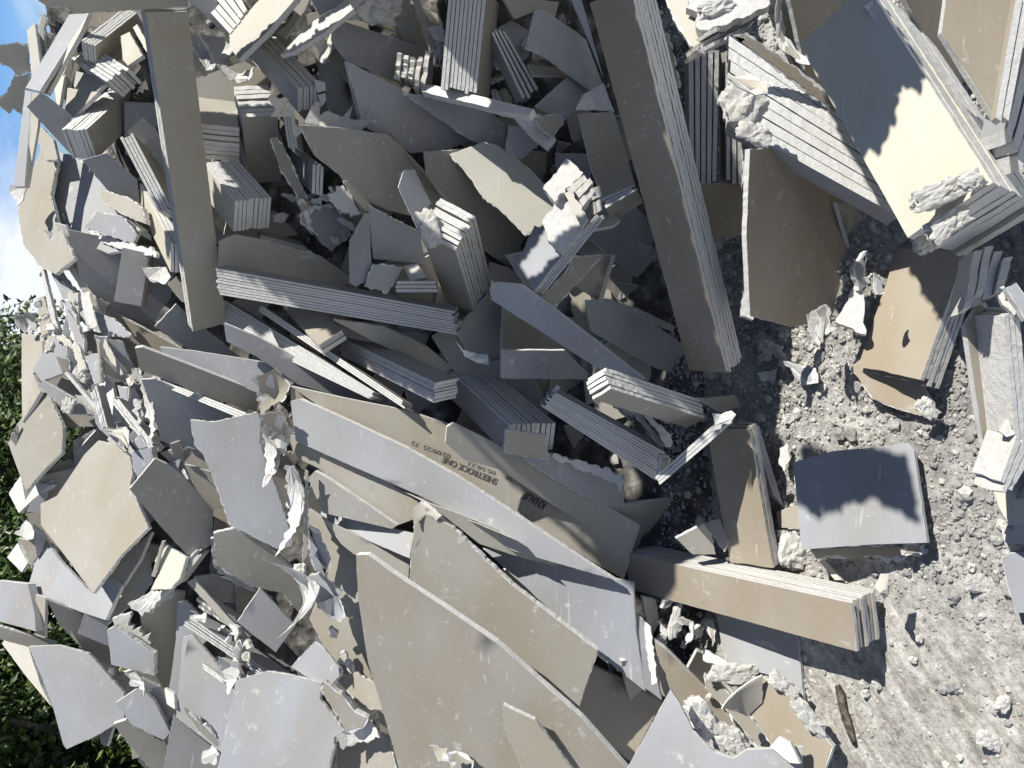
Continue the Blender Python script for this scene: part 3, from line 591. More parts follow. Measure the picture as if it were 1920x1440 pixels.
def ONE(pl, n, root):
    def txt(body, x, y, x2, y2, h, col=None, bold=0):
        """printed lettering on the board: baseline from (x,y) to (x2,y2) in the plane of the board"""
        a = pl(x, y)+n*.0030; b = pl(x2, y2)+n*.0030
        cu = bpy.data.curves.new('t', 'FONT'); cu.body = body; cu.size = 1; cu.offset = bold
        ob = bpy.data.objects.new('t', cu); COL.objects.link(ob)
        me = bpy.data.meshes.new_from_object(ob.evaluated_get(bpy.context.evaluated_depsgraph_get()))
        bpy.data.objects.remove(ob)
        xs = [v.co.x for v in me.vertices]; ys = [v.co.y for v in me.vertices]
        ex = (b-a); ey = n.cross(ex.normalized()); hh = (pl(x, y+h)-pl(x, y)).length
        # lettering sits upside down in the picture: its up direction is the board's image-down
        if ey.dot(pl(x, y+10)-pl(x, y)) < 0: ey = -ey
        for v in me.vertices:
            u = (v.co.x-min(xs))/(max(xs)-min(xs)); t = (v.co.y-min(ys))/(max(ys)-min(ys))
            v.co = a+ex*u+ey*hh*t-Vector(root.location)
        me.materials.append(INK)
        o = bpy.data.objects.new('printed_text', me); COL.objects.link(o); o.parent = root
        if (me.polygons and (me.polygons[0].normal.dot(n) < 0)): me.flip_normals()
    txt('SHEETROCK ONE', 934, 898, 832, 855, 12, bold=.03)
    txt('05:58:23', 930, 884, 879, 865, 7)
    txt('02/09/25  73', 846, 852, 774, 826, 8)
    txt('00', 961, 896, 950, 890, 8)
    txt('KNAUF', 1026, 942, 986, 920, 16, bold=.04)
INK, _n, _b = base_mat('print_ink', .8, .2); _b.inputs['Base Color'].default_value = (.10, .10, .095, 1)
S('545,724 640,745 765,770 840,795 1000,868 1200,985 1170,1086 1110,1052 950,952 760,838 640,790', 'b', -.12, .12, -.05, 'long brown sheet with dark printed lettering near the top of the fan', r=.1, bend=.1, print_=ONE)
S('838,800 850,793 1000,866 1207,990 1194,1037 1060,962 935,880 870,862 835,830', 'b', .2, .25, -.11, 'narrow shaded brown board overlapping the printed sheet', r=.1, bend=.1)
S('940,835 960,840 1040,853 1171,893 1169,966 1150,962 1040,900', 'g', .3, .25, -.06, 'dark grey sheet with a torn white corner right of the fan', r=.4)
T('1040,850 1165,889 1172,900 1165,925 1155,905 1050,866','w',-.2,-.1,-.075,'torn white strip along the dark grey sheet corner',r=1,curl=.2)
S('545,752 562,748 640,782 760,838 860,895 960,960 1155,1088 1130,1080 960,1032 860,962 715,897 555,827', 'g', -.30, .14, -.14, 'long blue-grey sheet with a speckled white edge in the fan', r=.25, th=.016)
S('525,808 560,820 715,897 790,935 860,965 800,945 790,968 740,987 600,880 560,860', 'b', -.28, .14, -.10, 'long beige board under the blue-grey fan sheet', r=.3, th=.014)
F('640,865 860,962 1000,1028 845,965',2,'w',-.4,-.4,-.15,'thin cream split edges running under the fan sheets',r=1,gap=.4)
S('577,897 590,883 620,900 745,985 735,992 605,962', 'b', -.3, .1, -.13, 'narrow beige offcut at the left of the fan', r=.2, th=.014)
S('800,942 860,963 980,1010 1105,1066 1060,1066 960,1040 900,1020', 'b', .15, .1, -.11, 'brown wedge of board between the fan and the pale grey-white sheet', r=.2)
S('545,725 600,745 645,790 600,775 545,750','b',.1,.1,-.12,'brown lit strip at the head of the printed sheet',r=.4)
T('485,705 520,690 545,722 535,750 505,765 487,790','b',.1,.0,-.18,'crumpled brown paper at the left head of the fan')
T('492,770 530,765 548,810 520,880 500,900 505,830','b',.2,.1,-.17,'torn brown paper below the crumpled fan head')
T('497,800 515,830 518,880 500,860','w',-.1,-.1,-.2,'white torn patch on the brown fan head paper',r=1.4)
T('556,880 574,875 573,930 570,985 558,1042 546,1000 540,940','w',-.4,-.2,-.19,'tall bright white torn strip left of the fan',curl=.6)
S('572,880 578,885 577,1040 565,1060 570,985','b',.2,.1,-.17,'brown layered edge behind the tall bright strip',r=.6)
T('560,1050 580,1075 598,1100 590,1150 576,1188 570,1140 565,1100','w',-.5,-.2,-.20,'large white paper curl hanging below the tall bright strip',r=.5,curl=1.5)
S('578,1080 600,1075 640,1110 618,1150 595,1140','g',.0,.05,-.17,'blue-grey torn flap right of the large white curl',r=.6)
T('600,1130 635,1117 650,1155 640,1165 615,1160','g',.1,-.2,-.18,'pale torn cup of paper right of the white curl',r=.7,curl=2)
S('578,985 600,1000 620,1050 612,1085 590,1070 580,1040','g',.1,.1,-.15,'grey torn sheet above the pale torn cup',r=.9)
Ck(562,1072,12,16,0,-.19,'small crumbled lump where the white curl hangs')
# ---- toe of the heap, upper right
K((1362,702),(1182,-20),(1293,698),(1392,672),7,'o',-.22,'giant brown stack standing upright right of centre, full frame height to the toe',lb=-.13,wt=.5,r=.5,gap=.10)
S('1068,-8 1088,-8 1130,140 1108,85', 'g', -.1, .1, -.20, 'thin blue-grey plank left of the giant upright stack', r=.15)
S('940,-8 1048,4 1040,34 1005,20 965,36', 'b', .35, .3, -.10, 'brown shaded board at the top edge left of the giant stack', r=.2)
S('985,90 1003,18 1020,20 1080,60 1098,75 1130,160 1108,170 1020,105', 'g', .35, .2, -.16, 'smooth blue-grey board with a chipped corner, top right of centre', r=.4)
S('1005,200 1065,145 1110,172 1060,226 1040,218', 'g', .4, .4, -.10, 'violet-grey shaded board below the chipped blue-grey board', r=.15)
T('1075,210 1095,175 1130,158 1152,210 1115,205','w',.1,.1,-.17,'white curled paper against the giant upright stack',r=.4)
S('918,62 960,38 995,60 992,105 970,125', 'g', .4, .35, -.05, 'dark blue-grey board left of the chipped one', r=.3)
F('922,62 982,190 1010,160 950,60',4,'g',.3,.2,-.12,'bent thin layers between the ribbed stack and the chipped board',r=.8,gap=.3)
S('990,120 1050,128 1062,142 1000,142','b',.2,0,-.09,'thin ledge under the chipped blue-grey board',r=.2)
S('958,213 1012,213 1043,262 1028,281 990,250', 'w', .0, -.1, -.17, 'pale L-shaped offcut under the long thin pale board', r=.5)
S('1000,220 1050,212 1058,230 1035,258 1012,240','b',.4,.3,-.19,'brown paper left on the pale L-shaped offcut',r=.6)
S('955,235 980,240 1012,270 977,299 950,282', 'g', .4, .4, -.06, 'dark blue offcut below the pale L-shaped offcut', r=.3)
S('1085,213 1150,210 1192,350 1160,372 1133,375 1110,318', 'b', .25, .25, -.12, 'brown board tucked against the giant upright stack', r=.3)
F('1128,372 1186,348 1193,358 1135,393',3,'b',-.4,-.3,-.24,'small lit plank ends poking at the giant upright stack',r=.4)
S('968,500 1003,423 1040,440 1056,476 1003,546', 'g', -.5, -.4, -.24, 'sunlit white-grey board with a dark nick, centre right', r=.3)
S('1017,413 1057,360 1075,385 1092,430 1053,474 1027,450', 'w', -.2, -.3, -.27, 'rough grey gypsum slab above the sunlit board', r=.8, th=.02)
S('1018,353 1063,297 1093,323 1040,378', 'w', -.2, -.3, -.26, 'rough white gypsum square topmost of the crumbled block', r=.8, th=.03)
S('1058,362 1072,360 1102,410 1090,427', 'i', -.3, -.2, -.28, 'small ivory leaf between the rough gypsum slabs', r=.4)
F('1066,352 1102,322 1122,352 1092,392',3,'w',-.2,-.2,-.27,'split crumbly layers beside the ivory leaf',r=1.3,edge=CRUMB,dep=.04)
F('1104,355 1124,348 1132,395 1112,408',2,'w',.1,0,-.26,'narrow split crumbly layers against the giant stack',r=1.2,edge=CRUMB,dep=.04)
F('1000,545 1115,405 1137,405 1016,557',4,'g',-.1,.2,-.26,'thin layered edge running under the sunlit white-grey board',r=.5)
S('1016,557 1060,510 1075,480 1132,478 1085,530 1040,579', 'b', .35, .3, -.18, 'brown torn underside below the layered edge', r=.9)
S('1112,430 1145,392 1162,412 1150,423', 'i', -.3, -.4, -.2, 'small tan paper triangle lit beside the giant stack', r=.3)
F('1291,92 1294,343 1346,343 1352,90',5,'b',-.05,.35,-.20,'five narrow boards standing on edge right of the giant stack',r=.4,gap=.2)
F('1361,92 1362,343 1395,340 1392,90',3,'b',-.05,.35,-.18,'three narrow boards standing on edge beside the olive sheet',r=.4,gap=.25)
S('1306,345 1404,340 1402,440 1330,448', 'o', .3, .3, -.10, 'dusty brown board under the boards standing on edge', r=.3)
S('1235,75 1252,62 1262,90 1276,165 1262,166 1246,122', 'b', .2, .1, -.30, 'dangling brown paper right of the giant stack top', r=.9, th=.004)
T('1238,215 1262,218 1283,250 1284,270 1265,256 1242,236','w',.1,.1,-.36,'white paper flap stuck on the ribbed side of the giant stack')
S('1243,-8 1290,-8 1315,40 1320,100 1293,85 1268,45', 'i', -.4, -.3, -.40, 'bright broken sheet corner at the top edge right of the giant stack', r=1)
F('1308,70 1440,5 1400,58 1320,100',3,'w',.2,.1,-.40,'crumpled grey layers folded under the bright corner, top right',r=2.5,edge=CRUMB,gap=.25)
S('1290,-8 1445,-8 1438,12 1330,55 1312,55','w',-.2,-.3,-.42,'broken white gypsum face at the top edge',r=1.4,th=.02)
Ck(1345,15,40,18,-10,-.42,'crumbled white lump topmost at the right')
F('1370,68 1640,250 1678,404 1362,228',7,'g',-.25,-.05,-.30,'big grey ribbed stack of seven layers sloping under the huge block',r=.55,gap=.05,dep=.08)
Ck(1392,195,44,40,40,-.55,'large torn white lump at the end of the grey ribbed stack',sz=.5)
Ck(1415,252,36,20,20,-.55,'lower torn white lump under the grey ribbed stack end',sz=.5)
T('1365,160 1400,140 1440,160 1440,185 1400,175','i',-.4,-.3,-.60,'ivory torn paper over the large white lump',r=.8)
T('1442,8 1455,5 1475,70 1510,132 1490,130 1460,80','b',.0,.1,-.36,'curling brown paper strip above the grey ribbed stack')
S('1480,-8 1560,-8 1580,100 1590,200 1540,170 1510,130', 'o', .5, .4, -.12, 'dark brown board in the top right shade behind the huge block', r=.3)
S('1375,65 1400,60 1500,130 1590,205 1640,250 1570,215 1480,150', 'o', -.05, .3, -.33, 'brown paper skin along the upper side of the grey ribbed stack', r=.9, th=.004)
K((1862,342),(1620,-36),(1702,445),(1962,394),9,'i',-.34,'huge nine-layer block in the top right with a sunlit ivory face',r=.35,gap=.10)
Ck(1760,362,62,24,-22,-.40,'long broken white gypsum chunk on the huge block corner')
Ck(1822,338,24,20,-30,-.38,'small broken white gypsum chunk on the huge block corner')
Ck(1775,420,46,24,-38,-.37,'lower crumbled gypsum on the huge block end')
Ck(1735,455,24,20,-20,-.34,'lowest crumbled gypsum under the huge block corner')
T('1620,14 1638,0 1682,62 1676,74 1650,48','w',-.5,-.3,-.40,'bright white flap at the top of the huge block',r=.6,curl=.4)
S('1775,-12 1922,-12 1905,60 1868,226 1830,165 1765,60', 'o', -.1, -.05, -.28, 'brown sunlit board in the top right corner', r=.2)
F('1905,-5 1868,215 1893,232 1935,10',2,'o',-.1,0,-.31,'thin brown double edge along the corner board',r=.3,dep=.015)
F('1925,95 1890,235 1915,330 1945,250',3,'g',0,.1,-.26,'grey ribbed ends at the right edge under the corner board',r=.6)
S('1407,280 1445,278 1560,342 1650,400 1622,500 1592,602 1545,602 1482,613 1407,592 1400,440', 'o', .45, .28, -.16, 'big olive-brown sheet hanging below the grey ribbed stack', r=.3, th=.016)
S('1392,278 1413,280 1413,440 1412,600 1390,592 1399,430', 'w', -.1, -.1, -.22, 'torn white left edge of the olive-brown sheet', r=1, th=.02)
T('1510,590 1530,580 1538,600 1535,650 1520,630','w',.0,0,-.18,'torn white curl under the olive-brown sheet')
T('1530,582 1548,570 1558,605 1538,645','b',.0,0,-.18,'brown paper curl beside the torn white curl')
S('1565,603 1585,570 1600,540 1612,500 1620,560 1623,627', 'w', -.5, -.2, -.10, 'white rough gypsum wedge between olive sheet and beige stack', r=.9, th=.02)
S('1600,500 1625,470 1620,540 1610,545','g',.2,.1,-.1,'pale torn strip above the rough gypsum wedge',r=.8)
S('1570,380 1680,400 1660,470 1620,520 1600,480','b',.6,.4,.05,'dark board in the gap under the huge block',r=.3)
K((1727,713),(1812,470),(1609,686),(1764,724),5,'o',-.10,'beige five-layer stack lying on the ground below the huge block',r=.5,lb=-.1)
T('1636,512 1652,520 1657,550 1640,552','g',.0,0,-.20,'small grey tab folded on the beige five-layer stack')
S('1595,690 1612,675 1725,715 1748,755 1742,783 1690,770 1635,748', 'o', -1.3, -.1, -.03, 'flat beige board on the rubble under the five-layer stack', r=.6)
Ck(1738,765,22,16,50,-.06,'stained gypsum lump at the corner of the flat beige board')
F('1826,478 1806,580 1878,562 1902,470',4,'w',-.2,-.1,-.22,'rough white ribbed lump of layers at the right under the huge block',r=1.6,edge=CRUMB)
S('1868,545 1890,540 1918,590 1912,602 1880,572', 'i', -.4, -.2, -.2, 'cream broken piece at the right edge', r=.8)
S('1885,540 1905,530 1925,560 1922,600','g',-.2,-.2,-.24,'grey paper leaf over the cream broken piece',r=.4)
S('1810,612 1838,570 1862,590 1882,670 1900,790 1892,830 1870,915 1855,897 1835,790', 'o', .05, .10, -.14, 'brown narrow sheet on its side at the right edge', r=.2)
S('1838,570 1848,566 1880,640 1884,672 1860,625','i',-.5,-.3,-.15,'lit cream slanted edge at the head of the right edge sheet',r=.2)
F('1880,588 1905,850 1935,840 1912,580',3,'w',.1,.1,-.17,'pale layered edge beside the narrow right sheet',r=.5)
F('1905,820 1872,912 1898,925 1935,860',3,'w',.1,.1,-.17,'pale bent layers at the foot of the narrow right sheet',r=.8)
T('1870,790 1888,785 1900,815 1885,820 1870,808','w',-.2,-.2,-.18,'small grey paper tab on the narrow right sheet')
S('1862,922 1925,915 1925,985 1892,985 1872,950', 'i', -1.3, -.2, -.02, 'cream flat piece on the ground at the right edge', r=.5)
S('1875,985 1925,978 1925,1022 1885,1018', 'i', -1.2, -.2, -.02, 'second cream flat piece just below, at the right edge', r=.6)
S('1878,1045 1895,1036 1925,1035 1925,1150 1905,1150 1888,1095', 'g', -1.3, -.1, -.02, 'grey flat piece on the ground at the right edge', r=.5)
# ---- pieces on the ground
S('1487,867 1560,846 1640,838 1700,830 1712,845 1738,1018 1620,1022 1503,1031', 'g', -1.15, -.15, -.09, 'square grey board lying on the rubble with a jagged shadow', r=.2, th=.014)
S('1518,1030 1620,1022 1722,1022 1742,1030 1690,1051 1640,1044 1530,1048', 'o', -.9, .2, -.04, 'torn tan paper layer under the square grey board', r=.9)
T('1700,1018 1735,1020 1728,1040 1690,1040','o',-.6,.0,-.05,'tan paper tongue at the corner of the square grey board')
K((1449,1061),(1405,803),(1368,1050),(1463,1052),3,'o',-.10,'brown three-layer stack leaning left of the square grey board',lb=.05,r=.4)
F('1408,798 1450,930 1470,948 1425,800',2,'w',0,0,-.06,'pale double edge at the right of the brown three-layer stack',r=.7)
T('1378,808 1400,797 1412,802 1395,812','w',-.3,-.2,-.12,'white torn top of the brown three-layer stack')
Ck(1485,1035,30,36,10,-.02,'white crumbled lump left of the square grey board')
Ck(1470,1010,18,20,0,-.02,'smaller white crumbled lump above the other')
S('1455,960 1498,945 1500,992 1460,990','b',-1.2,-.1,-.03,'small tan piece tucked left of the square grey board',r=.5)
K((1594,1131),(1172,1038),(1604,1221),(1642,1106),9,'o',-.16,'long low nine-layer stack lying on the ground, lower right, shadow beneath',r=.2,gap=.10)
T('1640,1100 1650,1076 1668,1075 1662,1105 1650,1112','i',-.8,-.2,-.14,'curled ivory paper at the end of the long low stack',r=.5)
T('1650,1112 1660,1115 1672,1130 1685,1160 1665,1140','i',-.5,.2,-.12,'ivory paper tail below the curled paper',r=.3)
S('1535,1052 1545,1048 1578,1088 1565,1088','i',-1.1,-.3,-.04,'thin cream strip behind the long low stack',r=.2)
S('1268,1010 1320,982 1335,1000 1342,1040 1300,1040', 'b', .1, .1, -.12, 'brown broken piece behind the long low stack', r=.5)
S('1318,982 1350,972 1367,1015 1358,1035 1340,1010','b',-.4,-.2,-.10,'curved lit offcut behind the long low stack',r=.5,th=.03)
S('1343,1148 1495,1190 1507,1316 1440,1265 1360,1245', 'g', -1.1, -.15, -.05, 'pale grey board on the ground under the long low stack', r=.3)
S('1395,1320 1430,1268 1480,1300 1562,1400 1542,1455 1470,1435', 'o', -.9, -.2, -.12, 'beige slab with a crumbled rim at the bottom right', r=.6, th=.02)
S('1342,1312 1390,1290 1427,1263 1424,1310 1400,1342 1370,1330', 'b', .2, .3, -.2, 'dark curled flap standing on the beige slab', r=.3, th=.004, curl=.8)
S('1320,1262 1350,1280 1440,1380 1420,1400 1370,1340 1322,1290','b',-.4,-.1,-.1,'lit brown strip behind the dark curled flap',r=.6)
Ck(1370,1262,50,18,-4,-.1,'long white crumbled ridge above the beige slab')
Ck(1470,1285,34,14,35,-.12,'upper crumbled rim lump on the beige slab')
Ck(1515,1345,44,16,48,-.12,'lower crumbled rim lump on the beige slab')
Ck(1318,1345,24,46,-38,-.16,'bluish white gypsum lump beside the triangular sheet')
Ck(1372,1385,40,22,30,-.14,'crumbled gypsum lump in the lower right hollow')
S('1443,1400 1462,1380 1482,1392 1500,1432 1480,1430', 'w', -.9, -.3, -.22, 'bright white triangle chip at the bottom edge', r=.4)
Ck(1265,1165,10,34,10,-.02,'upright pale lump in the dark hollow left of the long low stack')
T('1292,1160 1302,1165 1300,1200 1288,1208 1296,1185','w',-.5,-.3,-.06,'small bright paper curl in the dark hollow',curl=2)
S('1318,1215 1370,1245 1362,1252 1318,1238','w',-.6,-.3,-.05,'lit white splinter left of the ground board',r=.8)
S('1205,1120 1230,1125 1235,1170 1218,1200','b',.4,.3,-.0,'brown shard under the low stack head',r=.5)
S('1430,-20 1660,-20 1650,220 1570,210 1500,150', 'b', .6, .5, -.0, 'very dark board in the deep shade at the top edge left of the huge block', r=.3)
S('1690,-20 1800,-20 1885,260 1850,320', 'o', .5, .4, -.02, 'dark tan board between the huge block and the corner board', r=.3)
Ck(1862,1390,30,16,20,-.01,'broad pale clod at the bottom right corner on the soil',sz=.5)
Ck(1835,1095,26,18,10,-.005,'cream powdery patch of gypsum on the soil at the right',sz=.25)
T('808,1395 838,1404 842,1425 822,1428','i',-.2,0,-.31,'small cream torn tab at the foot of the huge beige sheet',r=.8)
T('1440,640 1470,650 1478,675 1455,670','g',-1.0,-.2,-.03,'small grey flake lying on the gravel right of the giant stack foot')
T('1420,700 1455,690 1450,715 1425,712','w',-1.0,-.2,-.03,'small white flake on the gravel below the grey one')
T('1478,680 1530,690 1540,720 1500,722','g',-1.1,-.2,-.04,'grey curled plate on the gravel under the olive-brown sheet')
S('1462,840 1475,830 1482,860 1470,885 1460,870','w',-.5,-.2,-.05,'upright white shard left of the square grey board corner',r=1)
# ------------------------------------------------------------------ tangle of splinters, left middle
for i in range(52):
    u = rnd.random(); cx = 140+u*200+rnd.uniform(-50, 50); cy = 600+u*310+rnd.uniform(-65, 65)
    if cx > 300 and cy < 700: continue
    a = math.radians(rnd.choice([55, 65, 75, 50, 95, 110, 40])+rnd.uniform(-14, 14)); L = rnd.uniform(30, 95); W = rnd.uniform(7, 24)
    if cy > 900: L *= .5
    dx, dy = math.cos(a)*L/2, math.sin(a)*L/2; ex, ey = -math.sin(a)*W/2, math.cos(a)*W/2
    f = rnd.uniform(.3, 1)
    s = ' '.join('%.1f,%.1f' % p for p in [(cx-dx-ex, cy-dy-ey), (cx+dx-ex*f, cy+dy-ey*f), (cx+dx+ex*f, cy+dy+ey*f), (cx+ex*1.3, cy+ey*1.3), (cx-dx+ex, cy-dy+ey)])
    S(s, rnd.choice('bggwi'), rnd.uniform(-.7, .5), rnd.uniform(-.5, .5), rnd.uniform(-.10, .0), 'thin torn splinter in the tangle left of the fanned boards', r=.6, bend=.5, th=rnd.choice([.004, .0127, .0127]), name='drywall_splinter', cat='splinter', group='thin torn splinters of the left tangle')
for (x0, y0, x1, y1, n_, o_) in ((70, 440, 150, 650, 26, -.02), (520, 340, 700, 480, 16, -.02), (400, 1180, 470, 1300, 12, -.1), (1230, 1080, 1350, 1230, 18, .0), (1270, 1240, 1420, 1400, 12, -.05), (900, 40, 1010, 210, 10, -.03), (620, 1180, 720, 1300, 5, -.13), (70, 900, 100, 1060, 4, 0)):
    for i in range(n_):
        cx, cy = rnd.uniform(x0, x1), rnd.uniform(y0, y1)
        a = rnd.uniform(0, 3.14); L = rnd.uniform(8, 30); W = rnd.uniform(4, 14); P_ = []
        k = rnd.choice([4, 5])
        for j in range(k):
            t = 2*math.pi*j/k+rnd.uniform(-.3, .3); q = rnd.uniform(.6, 1.1)
            u, v = math.cos(t)*L*q, math.sin(t)*W*q
            P_.append('%.1f,%.1f' % (cx+u*math.cos(a)-v*math.sin(a), cy+u*math.sin(a)+v*math.cos(a)))
        S(' '.join(P_), rnd.choice('wwbgi'), rnd.uniform(-.8, .5), rnd.uniform(-.6, .6), o_+rnd.uniform(-.03, .05), 'small broken chip of board caught between the larger pieces', r=1, bend=1, name='board_chip', cat='chip', group='small chips caught between the boards')
# ------------------------------------------------------------------ boards buried behind the front pieces
for i in range(258):
    cx, cy = rnd.uniform(90, 1330), rnd.uniform(-40, 1470)
    if i > 150: cx, cy = rnd.uniform(90, 340), rnd.uniform(480, 1230)
    if i > 225: cx, cy = rnd.uniform(250, 1250), rnd.uniform(1480, 1720)
    elif i > 198: cx, cy = rnd.uniform(120, 1350), rnd.uniform(-420, -70)
    elif i > 150: pass
    elif i > 130: cx, cy = rnd.uniform(960, 1300), rnd.uniform(250, 720)
    if (cx < 300 and cy > 1230) or (cx < 260 and cy < 660) or cx < 200: continue
    a = rnd.uniform(0, 3.14); L = rnd.uniform(80, 190); W = rnd.uniform(35, 90); P_ = []
    k = rnd.choice([4, 4, 5])
    for j in range(k):
        t = 2*math.pi*(j+.5)/k+rnd.uniform(-.15, .15); q = rnd.uniform(.85, 1.15)
        u, v = math.cos(t)*L*q, math.sin(t)*W*q
        P_.append('%.1f,%.1f' % (cx+u*math.cos(a)-v*math.sin(a), cy+u*math.sin(a)+v*math.cos(a)))
    S(' '.join(P_), rnd.choice('bbg'), rnd.uniform(-.1, .6), rnd.uniform(0, .6), rnd.uniform(.12, .26), 'board half buried in the shadowed gaps behind the front pieces', r=.3, name='buried_board', cat='board', group='boards buried behind the front of the heap')
# ------------------------------------------------------------------ ground and rubble core
def gnoise(x, y):
    near = math.exp(-((x/2.2)**2+((y-1.2)/1.6)**2))
    v = .018*noise.noise(Vector((x*2.1, y*2.1, 0)))+.012*noise.noise(Vector((x*7, y*7, 3)))+.010*noise.noise(Vector((x*19, y*19, 5)))
    v += .012*max(0, noise.noise(Vector((x*34, y*34, 11))))
    rough = 1/(1+math.exp(-max(-3, min(3, x+.5))*10))*.75+.25
    return v*near*rough*1.25
def ground_mat():
    m, nt, b = base_mat('dusty_ground', .95, .12)
    co, _ = coords(nt)
    big = N(nt, 'ShaderNodeTexNoise'); big.inputs['Scale'].default_value = 3.2; big.inputs['Detail'].default_value = 8; big.inputs['Roughness'].default_value = .62
    fine = N(nt, 'ShaderNodeTexNoise'); fine.inputs['Scale'].default_value = 48; fine.inputs['Detail'].default_value = 9; fine.inputs['Roughness'].default_value = .75
    nt.links.new(co, big.inputs[0]); nt.links.new(co, fine.inputs[0])
    s0, _ = coords(nt, (1, 1, 1), (0, 0, R(-45))); mp2 = N(nt, 'ShaderNodeMapping'); mp2.inputs['Scale'].default_value = (1.3, 6.5, 1); nt.links.new(s0, mp2.inputs[0]); st = mp2.outputs[0]
    sn = N(nt, 'ShaderNodeTexNoise'); sn.inputs['Scale'].default_value = 3.2; sn.inputs['Detail'].default_value = 9; sn.inputs['Roughness'].default_value = .72
    nt.links.new(st, sn.inputs[0])
    c = ramp(nt, big.outputs[0], [(.30, (.20, .195, .18)), (.44, (.34, .33, .31)), (.58, (.50, .49, .46)), (.72, (.70, .69, .65))])
    c2 = ramp(nt, sn.outputs[0], [(.34, (.13, .12, .10)), (.42, (.33, .305, .26)), (.50, (.52, .495, .43)), (.60, (.76, .75, .71))])
    # smeared, compacted soil only in the foreground patch
    g = N(nt, 'ShaderNodeNewGeometry'); sx = N(nt, 'ShaderNodeSeparateXYZ'); nt.links.new(g.outputs['Position'], sx.inputs[0])
    a = N(nt, 'ShaderNodeMath', operation='MULTIPLY_ADD'); a.inputs[1].default_value = 1.0; nt.links.new(sx.outputs[0], a.inputs[0]); a.inputs[2].default_value = 0
    a2 = N(nt, 'ShaderNodeMath', operation='MULTIPLY_ADD'); a2.inputs[1].default_value = .8; nt.links.new(big.outputs[0], a2.inputs[0]); nt.links.new(a.outputs[0], a2.inputs[2])
    f = ramp(nt, a2.outputs[0], [(.98, 1.0), (1.0, .75)])
    mr = N(nt, 'ShaderNodeMapRange'); mr.inputs[1].default_value = -.22; mr.inputs[2].default_value = .05; mr.inputs[3].default_value = 1; mr.inputs[4].default_value = 0
    nt.links.new(a2.outputs[0], mr.inputs[0])
    c2 = mixc(nt, .45, c2, c)
    c = mixc(nt, mr.outputs[0], c, c2)
    sp = ramp(nt, fine.outputs[0], [(.30, .30), (.42, .80), (.57, 1.15), (.68, 1.6)])
    c = mixc(nt, 1.0, c, sp, 'MULTIPLY')
    nt.links.new(c, b.inputs['Base Color'])
    bp = N(nt, 'ShaderNodeBump'); bp.inputs['Strength'].default_value = .9; bp.inputs['Distance'].default_value = .012
    nt.links.new(fine.outputs[0], bp.inputs['Height']); nt.links.new(bp.outputs[0], b.inputs['Normal'])
    return m
GM = ground_mat()
xs = sorted(set([-400, -150, -60, -25, -12, -7, -4, -3]+[round(-2.2+.018*i, 4) for i in range(230)]+[3, 4, 7, 12, 25, 60, 150, 400]))
ys = sorted(set([-60, -25, -10, -4, -1.5, -.5]+[round(.2+.018*i, 4) for i in range(120)]+[2.6, 3.2, 5, 8, 14, 25, 60, 150, 400, 900]))
V = [(x, y, gnoise(x, y)) for y in ys for x in xs]; nx = len(xs)
Fc = [[j*nx+i, j*nx+i+1, (j+1)*nx+i+1, (j+1)*nx+i] for j in range(len(ys)-1) for i in range(nx-1)]
tag(link('ground', V, Fc, [GM], None, None, True), kind='structure')
def heap(x, y):
    t = (y-1.62)*1.0
    top = 1.5 if x < 1.3 else 1.5+min(.2, (x-1.3)*2.2)
    if x < -1.0: top -= (-1.0-x)*1.2
    h = min(t, top+.12*noise.noise(Vector((x*2, y*2, 1)))) if x < 1.5 else min(t+(x-1.5)*1.6, top)
    h -= .22*math.exp(-((x-.15)/.35)**2-((y-2.1)/.35)**2)
    h = min(h, (5.6-y)*1.1, (x+2.6)*1.2)
    h += .07*noise.noise(Vector((x*4, y*4, 2)))+.03*noise.noise(Vector((x*14, y*14, 2)))
    return h
HM, nt_, b_ = base_mat('shaded_rubble', .95, .1)
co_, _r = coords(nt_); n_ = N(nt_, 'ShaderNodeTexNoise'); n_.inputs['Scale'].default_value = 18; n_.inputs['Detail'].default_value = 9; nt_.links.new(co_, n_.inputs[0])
nt_.links.new(ramp(nt_, n_.outputs[0], [(.35, (.05, .048, .045)), (.55, (.12, .115, .105)), (.72, (.30, .29, .27))]), b_.inputs['Base Color'])  # near-black tone puts the shade of the hollows into the rubble colour
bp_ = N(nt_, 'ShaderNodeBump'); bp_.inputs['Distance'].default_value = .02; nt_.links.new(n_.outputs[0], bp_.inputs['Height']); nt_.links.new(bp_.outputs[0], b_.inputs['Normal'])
st = .045; xs = [-2.7+st*i for i in range(int(7.2/st))]; ys = [1.3+st*i for i in range(int(4.6/st))]; nx = len(xs)
V = [(x, y, max(-.05, heap(x, y))) for y in ys for x in xs]
Fc = [[j*nx+i, j*nx+i+1, (j+1)*nx+i+1, (j+1)*nx+i] for j in range(len(ys)-1) for i in range(nx-1)]
tag(link('rubble_slope', V, Fc, [HM], None, None, True), kind='structure')
